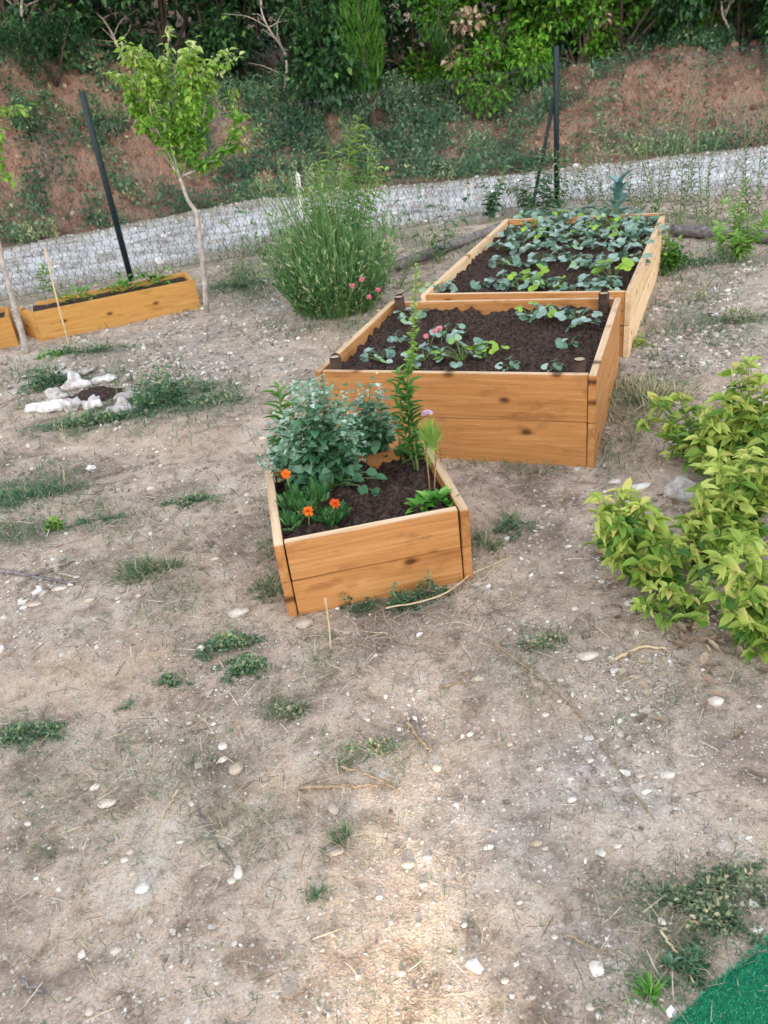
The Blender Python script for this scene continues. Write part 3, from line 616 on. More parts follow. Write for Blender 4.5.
# tall flower spike leaning over the middle bed
b5 = at_small(418, 470); r = thing('tall_flower_spike', 'tallest slender stem in the small bed, with a pale yellow-green flower spike', 'flower', tuple(b5)); mf = MB(); ms = MB()
y5 = b5[1]; C5 = [(0, 0, 0), rel(412, 430, y5, b5), rel(407, 395, y5+.01, b5), rel(413, 345, y5+.01, b5), rel(416, 268, y5+.02, b5)]
leafy_stem(mf, ms, C5, .006, 64, .05, .08, LANCE, g, .06, .56, .6, (.1, .7), 1.1)
leafy_stem(mf, ms, [(-.01, .01, 0), rel(402, 420, y5, b5), rel(398, 372, y5+.0, b5)], .004, 34, .045, .075, LANCE, g, .15, 1., .65, (.1, .7), 1.1)
mfl = MB(); Cc = curve(C5, 40); seg = Cc[int(len(Cc)*.60):]
for q, p in enumerate(seg):
    n = 9; t = q/len(seg); a = g.random(n)*6.28; d = np.stack([np.cos(a), np.sin(a), g.uniform(.3, 1.4, n)], 1)
    leaves(mfl, OVATE, np.broadcast_to(p, (n, 3))+g.normal(size=(n, 3))*.006, d, [0, 0, 1.], g.uniform(.016, .034, n)*(1.1-.6*t), np.clip(g.normal(.35+.5*min(1, t*1.5), .15, n), 0, 1), 1.)
build('foliage', mf, L_LILY, r); build('flower_spike', mfl, L_FEATHER, r); build('stems', ms, STEM, r)
# feathery plant on a bare stalk
b6 = at_small(432, 492); r = thing('feathery_plant', 'fluffy fine-needled light green tuft on a bare brown stalk, right side of the small bed', 'plant', tuple(b6)); mf = MB(); ms = MB(); y6 = b6[1]
top = rel(430, 436, y6, b6)
for dx in (-.006, .008):
    tube(ms, curve([(dx, 0, 0), top*.5+[dx*2, 0, 0], top*1.15+[dx*3, 0, 0]], 8), .0028, 5)
for i in range(520):
    c = top+nrm(g.normal(size=3))*g.random()**.5*np.array([.042, .042, .055])+[0, 0, .006]
    d = nrm(c-top*.8+g.normal(size=3)*.01); leaves(mf, BLADE, c-d*.02, d, g.normal(size=3), g.uniform(.03, .055), np.clip(g.normal(.5, .25), 0, 1), .035)
for i in range(120):
    c = top*.72+g.normal(size=3)*np.array([.012, .012, .03]); leaves(mf, BLADE, c, g.normal(size=3)+[0, 0, .5], g.normal(size=3), g.uniform(.025, .05), np.clip(g.normal(.8, .2), 0, 1), .035)
build('foliage', mf, L_FEATHER, r); build('stems', ms, REDSTEM, r)
b7 = at_small(438, 470); r = thing('lilac_flower', 'small lilac flower on a thin stalk above the feathery tuft', 'flower', tuple(b7)); ms = MB(); mfl = MB(); tp = rel(427, 413, b7[1], b7)
tube(ms, curve([(0, 0, 0), tp*.5+[.01, 0, 0], tp], 8), .0018, 4)
for k in range(3): flowerhead(mfl, tp+np.array([(k-1)*.010, 0, .003*(k % 2)]), [(k-1)*.5, -.5, 1], .012, 7, ROUND, 2, (.2, 1), g, .3)
tube(ms, [(.012, 0, 0), rel(437, 402, b7[1], b7)], .0015, 4)
build('bloom', mfl, LILAC, r); build('stems', ms, REDSTEM, r)
# low lettuce-like rosettes
b8 = at_small(430, 508); r = thing('leafy_seedling', 'low bright green rosette at the near right corner of the small bed', 'plant', tuple(b8)); mf = MB()
for cx, cy, n in ((-.035, 0, 15), (.035, .012, 15), (0, .03, 10), (.06, -.01, 8)):
    a = np.arange(n)*2.4; el = g.uniform(.25, 1.1, n); d = np.stack([np.cos(a)*np.cos(el), np.sin(a)*np.cos(el), np.sin(el)], 1)
    leaves(mf, LANCE, np.array([cx, cy, 0.])+g.normal(size=(n, 3))*.004, d, np.array([0, 0, 1.]), g.uniform(.05, .08, n), np.clip(g.normal(.5, .2, n), 0, 1), 1.9)
build('foliage', mf, L_BRIGHT, r)

# ------------------------------------------------------------------ strawberry plants
ZM = .396-.045-.012; ZF = .351-.05-.012
protoA = strawberry('strawberry plant', 401, .03, 14, .085); protoB = strawberry('strawberry plant', 402, .22, 13, .105, .045); protoC = strawberry('strawberry plant', 403, .0, 6, .06, .042); protoD = strawberry('strawberry plant', 404, .9, 9, .11, .055)
used = set()
def put(proto, px, py, z, label, group, sc, rot):
    p = G(px, py, z)
    if proto.name in used: return dup(proto, tuple(p), rot, label, group, sc)
    used.add(proto.name); proto.location = tuple(p); proto.rotation_euler = (0, 0, rot); proto.scale = (sc,)*3; proto['label'] = label; proto['group'] = group; return proto
GM = 'strawberry plants in the middle bed'; g = rg(55)
for pr, px, py, sc, lab in ((protoB, 462, 362, 1.1, 'broad strawberry plant in the centre of the middle bed with some lime green leaves'), (protoA, 447, 340, 1.0, 'blue-green strawberry plant just behind the lime-leaved one in the middle bed'),
        (protoD, 486, 360, .75, 'strawberry plant in the middle bed with the brightest lime green leaf'), (protoA, 412, 322, 1.0, 'strawberry plant beside the back left stake of the middle bed'), (protoB, 530, 322, 1.05, 'leafy strawberry plant against the back plank of the middle bed'),
        (protoA, 578, 326, 1.1, 'big blue-green strawberry plant near the back right stake of the middle bed'), (protoA, 555, 318, .8, 'strawberry plant wedged between two larger ones along the back plank of the middle bed'),
        (protoC, 569, 350, 1.05, 'small lone strawberry plant on bare soil near the right plank of the middle bed'), (protoC, 512, 370, .9, 'tiny strawberry plant touching the front plank of the middle bed'),
        (protoA, 424, 362, .95, 'strawberry plant with pink blooms beside it near the front of the middle bed'), (protoA, 380, 362, .9, 'strawberry plant in the front left corner of the middle bed'), (protoC, 398, 345, 1., 'small strawberry plant by the left plank of the middle bed'), (protoC, 556, 371, .8, 'tiny strawberry plant next to the front right stake of the middle bed')):
    put(pr, px, py, ZM, lab, GM, sc, g.random()*6)
GF = 'strawberry plants in the longest bed'
rows = [('strawberry plant in the sparse front row of the longest bed, nearest the middle bed', [(441, 290, 0), (482, 288, 2), (505, 284, 0), (521, 290, 1), (537, 284, 3), (556, 288, 1), (575, 292, 2), (594, 288, 0), (606, 288, 0), (612, 280, 3)]),
        ('strawberry plant in the second row of the longest bed, across bare soil', [(506, 264, 0), (528, 266, 2), (541, 263, 0), (575, 263, 0), (592, 266, 0), (610, 262, 2), (630, 264, 0), (562, 258, 2)]),
        ('strawberry plant in the third row of the longest bed', [(506, 248, 0), (522, 250, 0), (545, 246, 0), (560, 250, 2), (583, 246, 0), (602, 248, 0), (622, 248, 0), (636, 248, 0)]),
        ('strawberry plant in the dense far rows of the longest bed', [(512, 238, 0), (530, 238, 1), (548, 236, 0), (566, 238, 0), (584, 236, 1), (602, 237, 1), (620, 237, 1), (638, 235, 0), (648, 234, 0), (520, 230, 0), (536, 229, 1), (552, 228, 0), (570, 229, 0), (588, 228, 0), (606, 228, 1), (624, 228, 1), (640, 227, 0), (527, 222, 0), (545, 221, 0), (563, 221, 1), (581, 221, 0), (600, 221, 0), (618, 220, 0), (636, 220, 0), (650, 221, 0), (532, 216, 0), (552, 215, 0), (572, 215, 0), (592, 214, 0), (612, 214, 0), (632, 214, 0)])]
for lab, L in rows:
    for px, py, k in L: put((protoA, protoB, protoC, protoD)[k], px, py+3, ZF, lab, GF, g.uniform(.95, 1.3) if k != 2 else 1.2, g.random()*6)
bk = G(617, 222, ZF); r = thing('kale', 'upright blue-green kale standing above the far end of the longest bed', 'plant', tuple(bk)); mf = MB(); ms = MB(); tube(ms, [(0, 0, 0), (0, 0, .22)], .012, 6)
n = 15; a = np.arange(n)*2.4; el = g.uniform(.8, 1.4, n); d = np.stack([np.cos(a)*np.cos(el), np.sin(a)*np.cos(el), np.sin(el)], 1)
leaves(mf, OVATE, np.stack([np.zeros(n), np.zeros(n), np.linspace(.05, .24, n)], 1), d+g.normal(size=(n, 3))*.12, np.array([0, 0, 1.])+g.normal(size=(n, 3))*.2, g.uniform(.10, .16, n), g.random(n), .85); build('foliage', mf, L_KALE, r); build('stalk', ms, STEM, r)
for k, (px, py, lab) in enumerate(((429, 333, 'pink flowers nodding beside the left half of the middle bed soil'), (443, 325, 'single dark pink flower in the middle bed among blue-green leaves'))):
    bp = G(px-2, py+22, ZM); r = thing('pink_flower', lab, 'flower', tuple(bp), 0, 'pink flowers'); ms = MB(); mfl = MB()
    for j in range(2-k):
        tp = rel(px-3+9*j, py+3-5*j, bp[1], bp); tube(ms, curve([(0, 0, 0), tp*.6+[.01, 0, .02], tp], 6), .0015, 4); mfl = MB(); flowerhead(mfl, tp, [0, -.7, .7], .013, 8, ROUND, 3, (0, 1), g, .2); build('bloom', mfl, PINK, r)
    build('stems', ms, STEM, r)
# seedlings in the trough
ct, st = math.cos(T1a), math.sin(T1a); t0 = G(42, 341)[:2]
for k, (s_, dp, nl, lab) in enumerate(((.36, .17, 16, 'low leafy seedling nearest the left end of the ochre trough'), (.70, .2, 18, 'leafy seedling at the middle of the ochre trough below the leaning post'), (.92, .24, 16, 'leafy seedling near the right end of the ochre trough'))):
    p = (t0[0]+ct*s_-st*dp, t0[1]+st*s_+ct*dp, .19); r = thing('seedling', lab, 'plant', p, 0, 'seedlings in the trough'); mf = MB()
    n = 55; c = g.normal(size=(n, 3))*np.array([.07, .04, .03])+[0, 0, .04]; leaves(mf, OVATE, c, nrm(c*np.array([1, 1, .5])+[0, 0, .03])+g.normal(size=(n, 3))*.3, [0, 0, 1.], g.uniform(.03, .055, n), np.clip(g.normal(.5, .25, n), 0, 1))
    build('foliage', mf, L_BRIGHT, r)

# ------------------------------------------------------------------ tall fine-stemmed bush and its neighbours
g = rg(71); bb = G(338, 312); r = thing('fine_stemmed_bush', 'big bushy clump of fine upright green stems beside the beds', 'bush', (bb[0], bb[1], 0)); mf = MB(); ms = MB()
for i in range(1150):
    a = g.random()*6.28; rr = g.random()**.6; lean = rr*.48*g.uniform(.6, 1.4); L = g.uniform(.25, .80)*(1-.25*rr*g.random())*(1 if g.random() > .16 else 1.5)
    base = np.array([math.cos(a)*rr*.27, math.sin(a)*rr*.2, 0]); dirv = np.array([math.cos(a)*lean, math.sin(a)*lean*.9, 1.])+g.normal(size=3)*.08; dirv /= np.linalg.norm(dirv)
    up = np.array([math.cos(a), math.sin(a), .2]); tb = np.clip(g.normal(.42, .18), 0, .85)
    leaves(mf, BLADE, base, dirv, up, L, tb, .009)
    m_ = 11; t = g.uniform(.12, 1, m_); pp = base+dirv*(L*t)[:, None]-np.array([0, 0, 1.])*(L*.12*t*t)[:, None]
    leaves(mf, THIN, pp, dirv*.9+g.normal(size=(m_, 3))*.5, g.normal(size=(m_, 3)), g.uniform(.03, .065, m_), np.clip(tb+g.normal(size=m_)*.2+.12*t, 0, 1), 1.)
for i in range(60):
    a = g.random()*6.28; tp = np.array([math.cos(a)*g.uniform(.05, .5), math.sin(a)*g.uniform(.05, .3), g.uniform(.7, 1.0)]); C = curve([tp*[.3, .3, 0], tp*[.6, .6, .6], tp], 10); tube(ms, C, .0022, 3, cap=False)
    m_ = 12; leaves(mf, THIN, C[-1]+g.normal(size=(m_, 3))*[.008, .008, .05], g.normal(size=(m_, 3))+[0, 0, 1.2], g.normal(size=(m_, 3)), g.uniform(.015, .03, m_), np.clip(g.normal(.85, .12, m_), 0, 1))
build('foliage', mf, L_GRASSY, r); build('stems', ms, STEM, r)
def tall_weed(label, px, py, tops, seed, mt, T, n, lo, hi, el=.4, tint=(.3, .8), group='tall wild weeds', cat='weed', flower=None, name='tall_weed', r0=.004, t0=.15):
    g = rg(seed); b = G(px, py); r = thing(name, label, cat, (b[0], b[1], 0), 0, group); mf = MB(); ms = MB(); mfl = MB()
    for (tx, ty, dy) in tops:
        tp = Y(tx, ty, b[1]+dy)-b; leafy_stem(mf, ms, [(g.normal()*.02, g.normal()*.02, 0), tp*.5+g.normal(size=3)*.03, tp], r0, n, lo, hi, T, g, t0, 1, el, tint)
        if flower is not None: mfl = MB(); flowerhead(mfl, tp, [0, -.5, 1], flower[1], 9, OVATE, 3, (.1, .9), g, .3); build('bloom', mfl, flower[0], r)
    build('foliage', mf, mt, r); build('stems', ms, STEM, r)
    return r
tall_weed('airy yellow-green weed with several tall stems rising behind the fine-stemmed bush', 340, 285, [(318, 165, 0), (332, 150, .1), (350, 140, .1), (358, 118, .2), (372, 150, .1), (385, 170, 0), (345, 175, 0), (305, 190, 0)], 81, L_LILY, LANCE, 80, .07, .14, .3, (.3, .95), r0=.006)
tall_weed('yellow-flowered weed at the right shoulder of the fine-stemmed bush', 395, 290, [(432, 290, 0), (425, 282, .05), (404, 312, -.1), (440, 230, .1), (428, 245, .1), (412, 250, .05)], 82, L_GRASSY, LANCE, 16, .03, .06, .4, (.5, .9), flower=None)
g = rg(83); bq_ = G(398, 296); r = thing('yellow_flower', 'yellow blooms beside the right edge of the fine-stemmed bush', 'flower', (bq_[0], bq_[1], 0)); mfl = MB(); ms = MB()
for x, y in ((432, 291), (436, 286), (427, 288), (404, 312), (402, 318)):
    tp = Y(x, y-3, bq_[1])-bq_; tube(ms, curve([(0, 0, 0), tp*.55+[0, 0, .03], tp], 6), .002, 4); mfl = MB(); flowerhead(mfl, tp, g.normal(size=3)*.4+[0, -.6, .8], .028, 9, OVATE, 3, (.1, .9), g, .3); build('bloom', mfl, YELLOW, r)
build('stems', ms, STEM, r)
tall_weed('thin stems with red-pink flower heads in front of the fine-stemmed bush', 360, 330, [(352, 286, 0), (369, 297, 0), (378, 290, .05), (362, 280, .05)], 84, L_GRASSY, LANCE, 9, .02, .045, .5, (.4, .8), flower=(PINK, .022), cat='flower', name='pink_flowered_stem', r0=.0022)
tall_weed('leafy climbing weed on the brace of the right fence post', 530, 214, [(525, 170, 0), (540, 150, .1), (512, 185, 0), (498, 180, 0), (548, 175, .1), (520, 195, 0)], 85, L_WEED, OVATE, 26, .05, .09, .2, (.3, .9))
tall_weed('leafy weed winding up the foot of the right fence post', 560, 212, [(556, 150, .1), (572, 120, .1), (585, 165, .1), (566, 180, 0), (590, 140, .1)], 86, L_WEED, OVATE, 22, .04, .08, .2, (.4, 1))
tall_weed('sparse dark leafed weed at the fence left of the longest bed', 440, 262, [(412, 165, .1), (400, 200, 0), (470, 185, .2), (440, 195, .1), (455, 225, 0), (432, 235, 0)], 87, L_WEED, OVATE, 9, .05, .09, .2, (.2, .7))
for k, (px, py, tops, lab) in enumerate(((655, 232, [(640, 70, .6), (665, 95, .5), (690, 75, .5), (630, 130, .4), (675, 140, .3)], 'thin dry weed stems leaning against the fence just past the pale plank'), (705, 236, [(700, 80, .5), (735, 95, .4), (722, 130, .3), (765, 110, .3), (690, 160, .2)], 'dry wispy weed stalks on the fence above the right grey log'), (752, 232, [(745, 110, .3), (768, 70, .3), (775, 140, .2), (740, 165, .1)], 'tall wispy weed on the fence at the far right'), (610, 218, [(600, 110, .3), (622, 130, .3), (585, 140, .3)], 'dry weed stems behind the kale'))):
    tall_weed(lab, px, py, tops, 90+k, L_GREY, THIN, 46, .03, .07, .6, (.0, .6), r0=.0048)
tall_weed('bushy yellow-green weed standing right of the longest bed near the grey log', 735, 262, [(728, 200, 0), (742, 205, 0), (768, 215, 0), (720, 225, -.05), (752, 228, -.05), (760, 235, 0), (735, 235, -.1), (745, 180, .1)], 95, L_FEATHER, LANCE, 40, .05, .09, .5, (.0, .5))
for k, (px, py, tops, mt_, T__, nn, lo_, hi_, lab) in enumerate((
        (490, 222, [(480, 170, .1), (498, 185, 0), (506, 160, .1), (488, 195, 0)], L_WEED, OVATE, 26, .05, .10, 'leafy weed rising at the far left corner of the longest bed'),
        (588, 214, [(582, 150, .1), (598, 165, .1), (575, 172, 0), (604, 180, 0)], L_GREY, THIN, 34, .04, .08, 'wispy weed between the right fence post and the kale'),
        (638, 216, [(632, 150, .2), (648, 120, .3), (655, 165, .1), (628, 175, .1)], L_GREY, THIN, 40, .04, .08, 'loose wispy weed behind the far right corner of the longest bed'),
        (545, 216, [(538, 185, 0), (552, 190, 0), (560, 176, .1), (530, 196, 0)], L_WEED, OVATE, 24, .05, .09, 'low leafy weed crowding the far plank of the longest bed'),
        (680, 226, [(672, 110, .4), (700, 60, .6), (715, 95, .5), (690, 140, .3), (665, 165, .2)], L_GREY, THIN, 44, .03, .07, 'dark dry weed stems slanting up the fence between the two wispy ones'),
        (300, 262, [(290, 200, 0), (282, 215, 0), (275, 225, 0), (298, 190, .1)], L_GRASSY, LANCE, 24, .05, .09, 'thin green weed at the left flank of the fine-stemmed bush'))):
    tall_weed(lab, px, py, tops, 970+k, mt_, T__, nn, lo_, hi_, .35, (.1, .75), r0=.004)
def clump(label, px, py, rx, ry, h, n, seed, mt=None, T=OVATE, lo=.02, hi=.045, name='weed_clump', cat='weed', group='low weed clumps', tint=(.5, .22), up=.5, z=0.):
    g = rg(seed); b = G(px, py, z); r_ = mt or L_WEED; mf = MB(); bl = T is BLADE
    n = int(n*(1.7 if bl else 2.2)); lo, hi = (lo*.8, hi*.8) if bl else (lo*.62, hi*.62); rx *= 1.3; ry *= 1.4
    n = int(n*1.25)
    k_ = max(5, int(18*math.sqrt(rx*ry)/.1)) if rx > .04 else 4; cc = g.normal(size=(k_, 2))*.5; cw = g.uniform(.25, 1, k_); ci = g.choice(k_, n, p=cw/cw.sum())
    u2 = cc[ci]+g.normal(size=(n, 2))*.20*cw[ci][:, None]; q = np.clip(np.linalg.norm(u2, axis=1), 0, 1.5); a = np.arctan2(u2[:, 1], u2[:, 0])
    c = np.stack([u2[:, 0]*rx, u2[:, 1]*ry, g.random(n)*h*1.7*np.clip(1.1-q, .08, 1)*cw[ci]*(0.06 if bl else 1)], 1)
    # short creeping stems that tie the clump together
    ms_n = k_
    for i in range(ms_n):
        e = np.array([*(cc[i % k_]*[rx, ry]), h*.25]); tube(mf, [(0, 0, 0), e*[.5, .5, 1.2], e], .0012, 3, .35, cap=False)
    d = nrm(np.stack([np.cos(a)*q*.7, np.sin(a)*q*.7, np.full(n, up if not bl else .75)], 1)+g.normal(size=(n, 3))*.45); d[:, 2] = np.abs(d[:, 2])*.8+.1
    leaves(mf, T, c, d, np.array([0, 0, 1.])+g.normal(size=(n, 3))*.4, g.uniform(lo, hi, n)*(1.15-.5*q), np.clip(g.normal(tint[0]+.08, tint[1]+.06, n)+c[:, 2]/max(h, .01)*.25-.05, 0, 1), .09 if bl else 1.)
    o = build(name, mf, r_, None, (b[0], b[1], float(gz(b[0], b[1]))-.004 if z == 0 else z)); return tag(o, label, cat, group)
clump('dark green weed growing under the shaded side of the pale plank', 668, 268, .16, .12, .16, 260, 101, L_SHRUBB, tint=(.2, .2), lo=.04, hi=.07)
clump('low green weed between the pale plank and the yellow-green weed', 700, 266, .2, .1, .1, 220, 102, L_WEED)
clump('small yellow-green sprig at the near end of the pale plank', 641, 345, .06, .05, .06, 50, 103, L_BUSH)
clump('grey-green weed tuft on bare dirt right of the longest bed', 735, 322, .16, .07, .07, 150, 104, L_GREY)
clump('straw-coloured grass tuft beside the right corner of the middle bed', 640, 400, .2, .22, .1, 420, 105, L_GREY, BLADE, .06, .13, tint=(.8, .15))
clump('green weed between the pale-trunked sapling and the fine-stemmed bush', 243, 288, .26, .16, .16, 420, 106, L_WEED)
clump('dense dark green weed mound right of the white rocks', 168, 398, .20, .14, .15, 620, 107, L_WEED, lo=.025, hi=.05, tint=(.35, .2))
clump('green weed mound spilling in front of the rightmost white rock', 148, 412, .12, .08, .09, 220, 108, L_WEED, tint=(.35, .2))
clump('dark green weed clump left of the white rocks', 46, 388, .16, .10, .10, 320, 109, L_WEED, tint=(.3, .2))
clump('low weed growing in front of the white rocks', 92, 425, .3, .06, .06, 320, 110, L_WEED)
clump('sprawling grey-green weed to the right of the dense weed mound', 215, 402, .18, .10, .04, 160, 111, L_WEED)
clump('low weed at the foot of the ochre trough under the leaning cane', 85, 352, .26, .07, .07, 240, 112, L_WEED)
clump('bright green sprig near the foot of the leaning thin trunk', 52, 357, .07, .05, .06, 80, 113, L_BRIGHT)
clump('green grass patch touching the left edge of the view', 25, 498, .25, .13, .06, 460, 114, L_WEED, BLADE, .03, .08)
clump('bright sprig at the near edge of the left grass patch', 58, 527, .06, .035, .04, 60, 115, L_LILY)
clump('thin grass at the right end of the left grass patch', 100, 520, .14, .06, .03, 120, 116, L_WEED, BLADE, .03, .06)
clump('olive and straw tuft alone on the open dirt left of the small bed', 150, 572, .12, .06, .06, 300, 117, L_GREY, BLADE, .04, .09)
clump('green weed patch on the dirt in front of the small bed', 228, 648, .10, .05, .04, 320, 118, L_WEED, OVATE, .012, .03)
clump('trailing weed below the green patch in front of the small bed', 248, 670, .07, .045, .035, 200, 119, L_WEED, OVATE, .012, .03)
clump('short weed left of the green patch in front of the small bed', 172, 682, .05, .025, .03, 110, 120, L_WEED, OVATE, .012, .028)
clump('bluish weed sprig on straw in front of the small bed', 287, 712, .06, .03, .03, 110, 121, L_GREY, OVATE, .012, .028)
clump('tiny green tuft on the open dirt', 128, 706, .025, .018, .03, 50, 122, L_WEED, BLADE, .02, .04)
clump('flat weed mat at the left edge in the lower half of the view', 28, 735, .09, .04, .035, 240, 123, L_WEED, OVATE, .012, .028)
clump('little green tuft near the sunlit sliver of dirt', 319, 896, .018, .012, .03, 60, 124, L_WEED, BLADE, .015, .035)
clump('grey-green weed and straw tuft beside the grey pebbles', 350, 836, .045, .03, .03, 130, 125, L_GREY, BLADE, .02, .05)
clump('faint weed patch behind the forked twigs', 372, 752, .07, .035, .025, 160, 126, L_GREY, OVATE, .01, .025)
clump('dark grey-green weed mat beside the green turf', 705, 915, .10, .07, .035, 700, 127, L_GREY, OVATE, .010, .024, tint=(.3, .2))
clump('weed mat reaching up from the turf toward the dirt', 745, 885, .07, .04, .03, 300, 128, L_GREY, OVATE, .010, .024, tint=(.35, .2))
clump('dark weed pocket tucked against the turf edge', 690, 968, .045, .03, .03, 200, 129, L_WEED, OVATE, .010, .022, tint=(.2, .15))
clump('bright green grass sprig beside the turf corner', 650, 1000, .022, .02, .06, 60, 130, L_BRIGHT, BLADE, .03, .06)
clump('small weed between the small and middle beds', 512, 530, .05, .035, .05, 60, 131, L_WEED, LANCE, .03, .06)
clump('pale grass at the right foot of the small bed', 482, 545, .05, .05, .06, 90, 132, L_GREY, BLADE, .04, .09)
clump('thin weed on the dirt below the small bed, right of its corner', 540, 642, .06, .03, .03, 120, 133, L_GREY, OVATE, .012, .028)
clump('low weeds along the left plank of the small bed', 270, 590, .05, .07, .05, 180, 134, L_GREY, BLADE, .03, .07, tint=(.4, .25))
clump('small weed on the bare dirt between the white rocks and small bed', 190, 505, .08, .03, .03, 90, 135, L_WEED)
for k, (px, py, hh2, n, lab) in enumerate(((352, 603, .06, 9, 'round-leaved sprig against the front plank of the small bed, left of the creeping weed'), (402, 606, .07, 26, 'creeping leafy weed at the middle of the small bed front'), (432, 596, .07, 22, 'broad-leaved weed at the right foot of the small bed front'), (372, 608, .05, 9, 'tiny dark sprig at the foot of the small bed front'))):
    clump(lab, px, py, .055, .02, hh2, n*3, 140+k, L_WEED, OVATE, .018, .034, group='sprigs along the small bed', tint=(.3, .2))
clump('broad grey-green leaf weed at the tip of the turf edge', 668, 975, .02, .012, .03, 16, 150, L_SILVER, OVATE, .03, .045, tint=(.4, .1))
clump('yellowish grass sprig on dirt near the grey edging log', 700, 300, .1, .04, .05, 60, 151, L_GREY)
# ------------------------------------------------------------------ yellow-green bushy plants on the right
def bean(label, px, py, tops, seed, n=22, lo=.045, hi=.085):
    g = rg(seed); b = G(px, py); r = thing('leafy_bush', label, 'bush', (b[0], b[1], 0), 0, 'yellow-green leafy bushes'); mf = MB(); ms = MB()
    for (tx, ty, dy) in tops:
        tp = Y(tx, ty, b[1]+dy)-b; tp[2] = max(tp[2], .05)
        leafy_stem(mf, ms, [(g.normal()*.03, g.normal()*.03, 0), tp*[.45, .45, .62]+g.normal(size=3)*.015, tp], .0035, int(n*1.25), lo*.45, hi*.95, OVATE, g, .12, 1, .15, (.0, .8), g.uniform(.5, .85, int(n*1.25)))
        m_ = 8; a = g.random(m_)*6.28; leaves(mf, OVATE, tp, np.stack([np.cos(a), np.sin(a), g.uniform(-.1, .6, m_)], 1), np.array([0, 0, 1.])+g.normal(size=(m_, 3))*.3, g.uniform(lo*.5, hi*.8, m_), np.clip(g.normal(.72, .2, m_), 0, 1), .75)
        for q_ in range(3):
            e_ = tp*g.uniform(.4, .9)+g.normal(size=3)*[.05, .05, .02]; e_[2] = max(e_[2], .03); tube(ms, [tp*[.4, .4, .5], e_*.7+tp*.2, e_], .0018, 4, cap=False)
            m_ = 6; a = g.random(m_)*6.28; leaves(mf, OVATE, e_, np.stack([np.cos(a), np.sin(a), g.uniform(-.4, .5, m_)], 1), np.array([0, 0, 1.])+g.normal(size=(m_, 3))*.3, g.uniform(lo*.5, hi*.85, m_), np.clip(g.normal(.35, .25, m_), 0, 1), .8)
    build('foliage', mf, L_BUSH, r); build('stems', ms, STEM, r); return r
bean('yellow-green bushy plant nearest the middle bed with a dense rounded head', 655, 582, [(600, 500, .02), (620, 492, .06), (640, 505, .0), (605, 535, -.02), (628, 525, -.03), (655, 520, -.02), (650, 545, -.06), (672, 540, -.03), (612, 560, -.05), (640, 570, -.08), (668, 562, -.08), (690, 550, 0), (630, 500, .08), (598, 515, 0), (615, 515, 0), (645, 530, 0)], 161)
bean('spreading low yellow-green plant in front of the dense-headed bush', 690, 612, [(650, 588, -.03), (668, 590, -.04), (690, 598, -.06), (705, 585, 0), (640, 605, -.05), (700, 615, -.08)], 162, 12, .035, .06)
bean('yellow-green bush at the near end of the row with a drooping front', 752, 640, [(720, 560, 0), (735, 575, -.02), (750, 590, -.04), (765, 600, -.04), (760, 555, .02), (740, 545, .04), (768, 630, -.06), (752, 625, -.07), (735, 610, -.05), (780, 580, 0), (790, 610, -.03)], 163)
bean('loose leafy yellow-green plant filling the middle between the near bushes', 715, 560, [(690, 525, 0), (705, 515, .02), (700, 540, -.03), (715, 555, -.05), (722, 530, 0), (680, 550, -.03), (735, 545, -.02), (712, 575, -.06), (728, 590, -.08), (700, 505, .06), (725, 500, .06)], 169, 16)
bean('yellowing bush behind the near one, with pale leaves', 745, 545, [(700, 490, 0), (720, 470, .03), (742, 460, .05), (760, 475, .03), (735, 500, -.03), (755, 510, -.03), (768, 495, 0), (715, 520, -.04), (775, 460, .05), (690, 520, -.02), (745, 530, -.05)], 164)
bean('tall yellow-green plant at the back of the row with large dark-edged leaves', 750, 470, [(735, 372, .1), (748, 365, .1), (760, 385, .05), (725, 400, .04), (742, 410, 0), (760, 420, 0), (715, 425, 0), (768, 440, -.02), (735, 435, -.02), (778, 395, .05), (700, 440, 0), (722, 450, 0), (745, 450, -.03), (705, 415, .04)], 165, 18, .06, .105)
bean('thin plant with two hanging lime leaves at the left of the back row', 690, 455, [(648, 420, 0), (660, 400, .03), (680, 395, .05), (672, 425, -.02), (695, 410, .02), (685, 440, -.02), (705, 430, -.02)], 166, 10, .05, .085)
bean('pale yellow-green plant squeezed in behind the yellowing bush', 745, 512, [(705, 470, 0), (718, 458, .02), (732, 466, 0), (748, 455, .02), (762, 462, .02), (725, 480, -.02), (750, 482, -.02), (770, 478, 0)], 172, 16)
bean('low yellow-green plant between the grey stone and the back row', 705, 470, [(690, 448, 0), (710, 440, .02), (722, 455, -.01), (700, 462, -.03)], 167, 12, .04, .07)
bean('yellow-green bush cut by the right edge behind the pale one', 800, 500, [(780, 430, 0), (790, 450, 0), (770, 470, -.03), (800, 460, 0), (785, 490, -.04)], 168)
g = rg(170); ml = MB(); n = 300; c = np.array([G(x, y)[:2] for x, y in zip(g.normal(700, 50, n), g.normal(580, 60, n))])
keep = np.array([proj([[p[0], p[1], 0]])[0][0] > 585 for p in c]); c = c[keep]; n = len(c)
a = g.random(n)*6.28; leaves(ml, CURL, np.stack([c[:, 0], c[:, 1], gz(c[:, 0], c[:, 1])+g.uniform(-.001, .006, n)], 1), np.stack([np.cos(a), np.sin(a), g.normal(size=n)*.08], 1), np.array([0, 0, 1.])+g.normal(size=(n, 3))*.25, g.uniform(.02, .055, n), g.random(n), g.uniform(.6, 1.1, n))
o = build('dry_leaves', ml, L_BROWN); o['kind'] = 'stuff'; o['label'] = 'fallen dry brown leaves under the yellow-green bushes'

